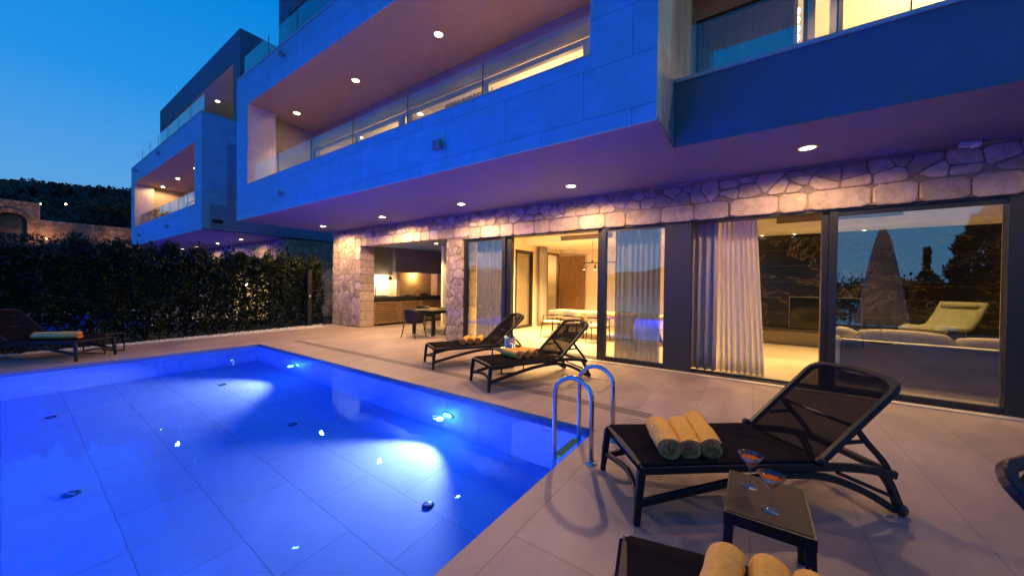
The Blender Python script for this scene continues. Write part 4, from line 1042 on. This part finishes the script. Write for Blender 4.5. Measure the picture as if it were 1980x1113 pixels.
# ------------------------------------------------------------------ pool ladder
la = empty('pool_ladder', (-1.15, 3.2, 0), label='bent chrome pool ladder with twin handrails at the deck edge', cat='ladder')
for y in (-.28, .28):
    P = [(0, y, 0), (0, y, .55)]
    for k in range(1, 12):
        a = PI*k/12; P.append((-.18+.18*math.cos(a), y, .55+.17*math.sin(a)))
    P += [(-.36, y, .53), (-.36, y, -.2), (-.36, y, -.95), (-.30, y, -1.08)]
    o = MB(); o.tube(P, .0215, 14); o.build('handrail', M['steel'], la)
    o = MB(); o.lathe([(.052, 0), (.052, .008), (.034, .022), (.022, .026)], 20, (0, y, .0)); o.build('flange', M['steel'], la)
for z in (-.065, -.36, -.66, -.95):
    o = MB(); o.box(-.40, -.32, -.262, .262, z-.02, z); q = o.build('step', M['steel'], la)
    o = MB(); o.box(-.393, -.327, -.20, .20, z+.001, z+.006); o.build('tread', M['steppad'], q)

# ------------------------------------------------------------------ hedge, gravel, post
def leaves(mb, n, fn, size, seed, asp=.42, updir=.35, m=0):
    rs = np.random.RandomState(seed)
    for k in range(n):
        p, out_ = fn(rs)
        p = Vector(p)
        dr = Vector(out_)*.7+Vector((rs.normal(0, .6), rs.normal(0, .6), rs.normal(0, .6)+updir)); dr.normalize()
        sd = dr.cross(Vector((rs.normal(), rs.normal(), rs.normal()))).normalized(); nn = dr.cross(sd)
        l = size*rs.uniform(.65, 1.3); w_ = l*asp*.5
        v = [p, p+dr*l*.4+sd*w_+nn*w_*.35, p+dr*l, p+dr*l*.4-sd*w_+nn*w_*.35, p+dr*l*.5]
        b0 = len(mb.v); t_ = rs.rand()
        mb.v.extend([tuple(q) for q in v]); mb.f += [[b0, b0+1, b0+4], [b0+1, b0+2, b0+4], [b0, b0+4, b0+3], [b0+4, b0+2, b0+3]]
        mb.m += [m]*4; mb.t += [t_]*4; mb.sm += [False]*4
hr = random.Random(77)
# hedge line from the villa corner along the garden edge
HP = [(-13.55, 6.9), (-13.25, 4.0), (-12.95, 1.5), (-12.75, -1.0), (-12.7, -4.0)]
def hpos(s):
    k = s*(len(HP)-1); i = min(int(k), len(HP)-2); a = k-i
    return HP[i][0]*(1-a)+HP[i+1][0]*a, HP[i][1]*(1-a)+HP[i+1][1]*a
plumes = [(hr.uniform(0, 1), hr.uniform(-.35, .2), hr.uniform(.18, .55), hr.uniform(.12, .3)) for _ in range(70)]
def hedge_fn(rs):
    while True:
        s = rs.rand(); x, y = hpos(s); z = rs.rand()**.8
        top = 2.05+.15*math.sin(s*37)+.14*math.sin(s*83+1)+.12*math.sin(s*151)
        if rs.rand() < .22:
            pl = plumes[rs.randint(len(plumes))]; x, y = hpos(pl[0]); z_ = top-.25+pl[2]*rs.rand(); wv = .05+pl[3]*.55*(1-(z_-top+.25)/pl[2])
            return (x-.25+pl[1]+rs.normal(0, wv), y+rs.normal(0, wv), z_), (rs.normal(0, .3), rs.normal(0, .3), .8)
        bulge = .33+.10*math.sin(s*61+z*5)+.07*math.sin(s*127-z*9)
        dx = bulge*(1-.35*max(0, z-.75)/.25)
        side = rs.rand()
        if side < .62: off = dx*(1-abs(rs.normal(0, .16))); o_ = (1, 0, .1)
        elif side < .78: off = rs.uniform(-dx, dx); z = 1-abs(rs.normal(0, .05)); o_ = (0, 0, 1)
        else: off = -dx*(1-abs(rs.normal(0, .2))); o_ = (-1, 0, .1)
        # leave gaps where the lights of the next house show through
        g_ = math.sin(s*90+z*13)*math.sin(s*47-z*19)
        if g_ > .80 and rs.rand() < .8: continue
        return (x-.25+off, y, .03+z*top), o_
hg = empty('hedge', (-13.2, 2, 0), label='tall dark laurel hedge between the pool terrace and the next villa', cat='hedge'); hg.location = (0,0,0)
o = MB(); leaves(o, 60000, hedge_fn, .13, 5); o.build('foliage', M['leaf'], hg, tint=True)
o = MB(); rs = np.random.RandomState(2)
for k in range(46):
    x, y = hpos(rs.rand()); x -= .25
    P = [(x, y, -.05), (x+rs.normal(0, .05), y+rs.normal(0, .08), .7), (x+rs.normal(0, .12), y+rs.normal(0, .15), 1.5)]; o.tube(P, [.025, .017, .006], 6)
o.build('branchwork', M['bark'], hg)
# white gravel strip in front of it
rs = np.random.RandomState(9); o = MB()
for k in range(6500):
    s = rs.rand(); y = 6.7-10.5*s; x0, _ = hpos(min(1, max(0, (6.9-y)/10.9)))
    xa, xb = x0+.38, -12.2 if y < 5.2 else -12.25
    if xb-xa < .1: xa = xb-.5
    x = xa+(xb-xa)*rs.rand(); sz = rs.uniform(.013, .030)
    v = [(x+sz*math.cos(a)*rs.uniform(.7, 1.1), y+sz*math.sin(a)*rs.uniform(.7, 1.1), z_) for z_, n_ in ((-.03, 5), (-.012, 5)) for a in [2*PI*i/5 for i in range(5)]]+[(x, y, -.03+sz*rs.uniform(1.3, 2))]
    b0 = len(o.v); o.v.extend(v); fl = [[i, (i+1) % 5, 5+(i+1) % 5, 5+i] for i in range(5)]+[[5+i, 5+(i+1) % 5, 10] for i in range(5)]
    o.f += [[b0+i for i in f_] for f_ in fl]; o.m += [0]*10; o.t += [rs.rand()]*10; o.sm += [False]*10
tag(o.build('gravel_strip', M['gravel'], tint=True), kind='stuff', label='white pebble gravel strip along the hedge foot', cat='gravel')
po = empty('garden_post', (-13.0, 6.2, 0), label='dark square post standing against the hedge near the villa corner', cat='post')
o = MB(); o.box(-.07, .07, -.07, .07, -.1, 1.95); o.build('shaft', M['black'], po, bevel=.006)
o = MB(); o.box(-.08, .08, -.08, .08, 1.952, 1.975); o.build('cap', M['black'], po)
o = MB(); o.box(.071, .076, -.03, .03, 1.02, 1.07); o.build('plate', M['whiteplas'], po)
# pale flowering shrub beyond the hedge top and low flowers at its foot
fs_ = empty('flowering_shrub', (-15.4, -.2, 0), label='low shrub with pale flower heads showing over the hedge', cat='shrub')
o = MB(); leaves(o, 1500, lambda rs: ((rs.normal(0, .55), rs.normal(0, .9), abs(rs.normal(1.2, .45))), (0, 0, .5)), .12, 21); o.build('foliage', M['leaf'], fs_, tint=True)
o = MB(); cl = [(hr.gauss(0, .5), hr.gauss(0, .9), hr.uniform(1.75, 2.05)) for _ in range(14)]
leaves(o, 900, lambda rs: (lambda c_: ((c_[0]+rs.normal(0, .06), c_[1]+rs.normal(0, .08), c_[2]+rs.normal(0, .04)), (0, 0, .6)))(cl[rs.randint(14)]), .035, 22, asp=.9); o.build('flowers', M['petal'], fs_, tint=True)

# ------------------------------------------------------------------ neighbouring villa
nv = empty('villa', (0,0,0), label='matching villa behind the hedge with two lit balconies and flat roof', cat='house')
NL, NR = -28.6, -16.55
upper_box(nv, NL, NR, 8, 9)
st = MB(); st.box(-28.2, -16.9, YF+.022, YF+.5, -.2, 3.4, 1); st.box(-17.0, -16.42, YF+.5, 14, -.2, 3.4, 1)
rubble(st, -28.2, -22.6, -.2, 3.38, front(YF+.02), .34, 31); rubble(st, -18.2, -16.44, -.2, 3.38, front(YF+.02), .28, 32); rubble(st, -22.6, -18.2, 2.5, 3.38, front(YF+.02), .28, 33)
rubble(st, YF, 13, -.2, 3.38, facex(-16.44), .32, 34)
st.build('stone_wall', [M['stone'], M['mortar']], nv, tint=True)
o = MB(); o.box(-22.6, -18.2, YF+.0, YF+.04, -.2, 2.5); o.build('lit_window', emit('window_glow', (1,.62,.25), .8), nv)
o = MB()
for x in (-22.6, -21.1, -19.6, -18.25): o.box(x, x+.1, YF-.05, YF-.002, -.2, 2.5)
o.box(-22.6, -18.15, YF-.06, YF-.051, 2.42, 2.5); o.build('window_frame', M['frame'], nv)
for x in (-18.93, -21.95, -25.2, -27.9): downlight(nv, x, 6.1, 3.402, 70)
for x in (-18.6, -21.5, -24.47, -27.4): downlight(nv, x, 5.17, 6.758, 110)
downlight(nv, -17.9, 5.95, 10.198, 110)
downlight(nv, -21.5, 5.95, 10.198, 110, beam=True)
o = MB(); o.box(-.02, .0, -.16, .16, -.07, .07); 
q = o.build('side_vent', M['black'], nv); q.location = (-16.52, 4.6, 3.75)
for x, z in ((-22.4, 7.30), (-27.0, 7.30), (-20.9, 3.85), (-26.2, 3.85)): wall_spot(nv, x, 4.13, z)
o = MB(); o.box(-28, -17, 6.22, 6.32, 3.75, 6.36); o.build('balcony_back_wall', M['tan_plaster'], nv)
for a, b_ in ((-27.6, -24.4), (-23.8, -20.6), (-20.0, -17.4)):
    wf = win_frame(nv, a, b_, 6.12, 3.78, 6.1, .08, .09, 'greyframe'); pane(wf, a+.08, b_-.08, 6.16, 3.86, 6.02)
# added unseen pool and deck beyond the hedge, to light this villa's front blue
d = MB(); A = (-27, -18.2, -3.6, 3.2)
d.box(-30, A[0], -6, 7, -.3, -.12); d.box(A[1], -15.2, -6, 7, -.3, -.12); d.box(A[0], A[1], A[3], 7, -.3, -.12); d.box(A[0], A[1], -6, A[2], -.3, -.12)
struct(d.build('deck', M['deck']))
np_ = empty('swimming_pool', (0,0,0), label='blue lit pool of the next villa hidden behind the tall hedge', cat='swimming pool')
b = MB(); b.box(A[0], A[1], A[2], A[3], -1.6, -1.5); b.build('pool_floor', M['poolfloor'], np_)
for bx in ((A[0]-.2, A[0], A[2], A[3]), (A[1], A[1]+.2, A[2], A[3]), (A[0]-.2, A[1]+.2, A[3], A[3]+.2), (A[0]-.2, A[1]+.2, A[2]-.2, A[2])):
    b = MB(); b.box(*bx, -1.6, -.3); b.build('pool_wall', M['poolwall'], np_)
o = MB(); o.add([(A[0], A[2], -.18), (A[1], A[2], -.18), (A[1], A[3], -.18), (A[0], A[3], -.18)], [(0,1,2,3)]); struct(o.build('water', M['water']))
for x in (-25, -22.5, -20): point('pool_glow', (x, -3.2, -.8), P_FILL*.9, (.0,.045,1), .1)
# path lights beyond the hedge
for i, (x, y, z) in enumerate(((-16.2, 5.4, 1.45), (-16.35, 5.0, 1.45), (-15.0, 2.6, .25))):
    gl = empty('garden_lamp', (x, y, 0), label=('slim lit garden lamp glimpsed through the hedge left of the post', 'second slim garden lamp glimpsed through the hedge beside its twin', 'low bollard lamp shining through the bottom of the hedge')[i], cat='lamp', group='garden lamps behind the hedge')
    o = MB(); o.tube([(0,0,-.1), (0,0,z-.08)], .02, 8); o.build('stem', M['black'], gl)
    o = MB(); o.lathe([(.0, z-.08), (.045, z-.08), (.045, z), (0, z)], 12, cap=False); o.build('lamp_head', M['bulb2'], gl)
    point('garden_lamp_glow', (x+.1, y, z), 1.6, WARM, .04)

# ------------------------------------------------------------------ old wall with arched gate on the slope, scrub, trees
ow = empty('old_stone_wall', (-60, 5, 0), label='old rubble stone wall with an arched gateway on the dark slope', cat='wall'); ow.location = (0,0,0)
FW = facex(-60)
st = MB(); st.box(-60.7, -60.03, 2.3, 16.5, 3, 7.5, 1); rubble(st, 2.3, 16.5, 5.0, 7.5, FW, .42, 41, gap=.02)
st.build('rubble_wall', [M['rubble'], M['mortar']], ow, tint=True)
st = MB(); gy, gz, gr = .55, 7.0, .95
st.box(-60.9, -60.05, -4, gy-gr, 3, 9.2, 1); st.box(-60.9, -60.05, gy+gr, 2.3, 3, 9.2, 1); st.box(-60.9, -60.05, gy-gr, gy+gr, gz+gr, 9.2, 1)
FG = facex(-60.0)
course(st, -4, gy-gr-.35, 5, 5.6, FG, .6, 1, 42); rubble(st, -4, gy-gr-.35, 5.4, 9.2, FG, .45, 43, gap=.02); rubble(st, gy+gr+.35, 2.3, 5.0, 9.2, FG, .42, 44, gap=.02); rubble(st, gy-gr-.35, gy+gr+.35, gz+gr+.35, 9.2, FG, .42, 45, gap=.02)
for k in range(11):
    a0, a1 = PI*k/11, PI*(k+1)/11
    p = [(gy+rr*math.cos(a), gz+rr*math.sin(a)) for rr, a in ((gr, a0), (gr+.42, a0), (gr+.42, a1), (gr, a1))]
    stone_face(st, p, lambda u_, v_, d_: (-59.93+d_*2, u_, v_), random.Random(k), .05)
for s in (-1, 1): course(st, min(gy+s*gr, gy+s*(gr+.40)), max(gy+s*gr, gy+s*(gr+.40)), 5, gz, lambda u_, v_, d_: (-59.93+d_*2, u_, v_), .4, .6, 50+s, vertical=True)
st.build('gatehouse', [M['rubble'], M['mortar']], ow, tint=True)
st = MB(); st.box(-60.75, -60.65, gy-gr, gy+gr, 5, gz+gr); st.build('gate', M['darkwood'], ow)
spot('wall_uplight', (-57.2, 2.6, 5.3), (-60, 1.2, 7.2), 700, (1,.50,.22), 120, .8, .1)
spot('wall_uplight', (-57.0, 7.0, 5.6), (-60, 8, 6.5), 280, (1,.50,.30), 130, .9, .1)
def scrub_fn(rs):
    x = -17.5-41*rs.rand()**1.2; y = -9+rs.rand()*(14 if x > -30 else 32); 
    if -29.5 < x < -16 and -6.3 < y < 9: x = -30-12*rs.rand()
    k = .5+.5*math.sin(x*.9+2*math.sin(y*.7))*math.sin(y*1.1+x*.3)
    hgt = (.55+1.3*k)*(1.0 if x > -30 else .85)
    return (x, y, tz(x, y)+hgt*(1-abs(rs.normal(0, .22)))), (.35, 0, .6)
o = MB(); leaves(o, 26000, scrub_fn, .26, 61, asp=.5); 
tag(o.build('hillside_scrub', M['leaf2'], tint=True), kind='stuff', label='dark scrub covering the slope below the old wall', cat='scrub')
rs0 = np.random.RandomState(70)
def hill_fn(rs):
    x = -72-335*rs.rand(); y = -40+rs.rand()*200
    c_ = .5+.5*math.sin(x*.13+3*math.sin(y*.05))*math.sin(y*.17)
    return (x, y, tz(x, y)+(1.5+3.2*c_)*rs.rand()), (.5, 0, .6)
o = MB(); leaves(o, 42000, hill_fn, 1.5, 62, asp=.75); tag(o.build('hillside_woods', M['leaf2'], tint=True), kind='stuff', label='dark woods on the hill behind the villas', cat='woods')
# a few lit houses' lamps on the hill
for i, (x, y, z) in enumerate(((-75, 2.9, 11.0), (-75, 4.9, 11.35))):
    s_ = empty('hill_lamp', (x, y, tz(x, y)), label=('dimmer warm lamp on the dark hillside above the old wall', 'brighter warm lamp on the dark hillside above the old wall')[i], cat='lamp', group='lamps on the hillside')
    zz = z-tz(x, y); o = MB(); o.tube([(0,0,-.5), (0,0,zz-.15)], .05, 8); o.build('pole', M['black'], s_)
    o = MB(); rr = .06+.05*i; o.lathe([(0, zz-rr), (rr, zz-rr*.3), (rr*.8, zz+rr*.6), (0, zz+rr)], 10, cap=False); o.build('lamp_head', M['bulb2'], s_)
def tree(name, loc, fol_n, rx, rz_, zc, size, mat, label, seed, trunk_h, tr_r, cone=False, group=None, cat='tree'):
    t = empty(name, loc, label=label, cat=cat, group=group)
    o = MB(); o.tube([(0,0,-.3), (.03,.02,trunk_h*.5), (0,0,trunk_h)], [tr_r, tr_r*.75, tr_r*.3], 8); o.build('trunk', M['bark'], t)
    rs_ = np.random.RandomState(seed); cl_ = [(rs_.normal(0, .45), rs_.normal(0, .45), rs_.uniform(-.9, .9)) for _ in range(40)]
    def fn(rs):
        if cone:
            h_ = rs.rand(); a = rs.rand()*2*PI; wv = rx*(math.sin(min(1, h_*1.15+.12)*PI)**.6)*(1+.12*math.sin(h_*40+3*a)); q_ = wv*(1-abs(rs.normal(0, .2)))
            return (q_*math.cos(a), q_*math.sin(a), zc-rz_+2*rz_*h_), (math.cos(a)*.5, math.sin(a)*.5, .8)
        c_ = cl_[rs.randint(40)]; d_ = rs.normal(0, .22, 3)
        return ((c_[0]+d_[0])*rx, (c_[1]+d_[1])*rx, zc+(c_[2]+d_[2])*rz_*.8), (c_[0], c_[1], .4)
    o = MB(); leaves(o, fol_n, fn, size, seed); o.build('crown', M[mat], t, tint=True); return t
tree('pine_tree', (-64, 8.0, tz(-64, 8)), 2600, 3.4, 2.2, 3.2, .5, 'cyp', 'dark bushy tree just behind the old stone wall', 81, 3, .2)
tree('pine_tree', (-66, 14.0, tz(-66, 14)), 2200, 3.0, 2.0, 3.0, .5, 'cyp', 'dark tree behind the old wall nearest the next villa', 82, 3, .2)
# behind the camera, mirrored in the glass: parasol, cypresses
pa = empty('parasol', (3.0, -.2, 0), label='closed beige parasol standing behind the camera, mirrored in the right window', cat='parasol')
o = MB(); o.lathe([(.26, 0), (.26, .05), (.06, .08), (.03, .1)], 20); o.build('base', M['charcoal'], pa)
o = MB(); o.tube([(0,0,.08), (0,0,3.3)], .025, 10); o.build('pole', M['tablewood'], pa)
def can(uu, vv):
    a = 2*PI*uu; z = .55+2.75*vv; rr = (.44*(1-vv)**.62+.03)*(1+.16*math.sin(8*a)*(1-vv)+.05*math.sin(3*a)); return (rr*math.cos(a), rr*math.sin(a), z)
o = MB(); o.sheet(64, 16, can, .012); o.build('canopy', M['canvas'], pa)
tree('cypress_tree', (5.5, -6.3, -.2), 2200, .42, 1.7, 1.6, .16, 'cyp', 'slim young cypress behind the camera, mirrored between parasol and dark tree', 91, 2, .06, cone=True)
tree('cypress_tree', (7.0, -6.0, -.2), 9000, 1.0, 3.1, 3.0, .22, 'cyp', 'broad tall dark cypress behind the camera mirrored in the right window', 92, 4, .12, cone=True)
lh = empty('hedge', (0,0,0), label='low dark garden hedge behind the camera, mirrored in the lower right window', cat='hedge')
o = MB(); leaves(o, 9000, lambda rs: ((2.3+7.5*rs.rand(), -6.9+rs.normal(0, .3), .02+(1.75+.2*rs.normal())*rs.rand()**.7), (0, .5, .4)), .17, 97); o.build('foliage', M['leaf'], lh, tint=True)
o = MB()
for k in range(16): o.tube([(2.5+.46*k, -6.9, -.3), (2.55+.46*k, -6.88, .6), (2.5+.46*k+hr.uniform(-.2, .2), -6.9, 1.4)], [.025, .018, .006], 6)
o.build('branchwork', M['bark'], lh)

# ------------------------------------------------------------------ render settings
sc.render.engine = 'CYCLES'
cy = sc.cycles
cy.use_denoising = True
try: cy.denoiser = 'OPENIMAGEDENOISE'
except Exception: pass
cy.max_bounces = 10; cy.diffuse_bounces = 4; cy.glossy_bounces = 4; cy.transmission_bounces = 8; cy.transparent_max_bounces = 24
cy.sample_clamp_indirect = 40; cy.sample_clamp_direct = 0; cy.blur_glossy = .5
cy.caustics_refractive = True; cy.caustics_reflective = False
vs_ = sc.view_settings; vs_.view_transform = 'Standard'; vs_.look = 'None'; vs_.exposure = 0; vs_.gamma = 1
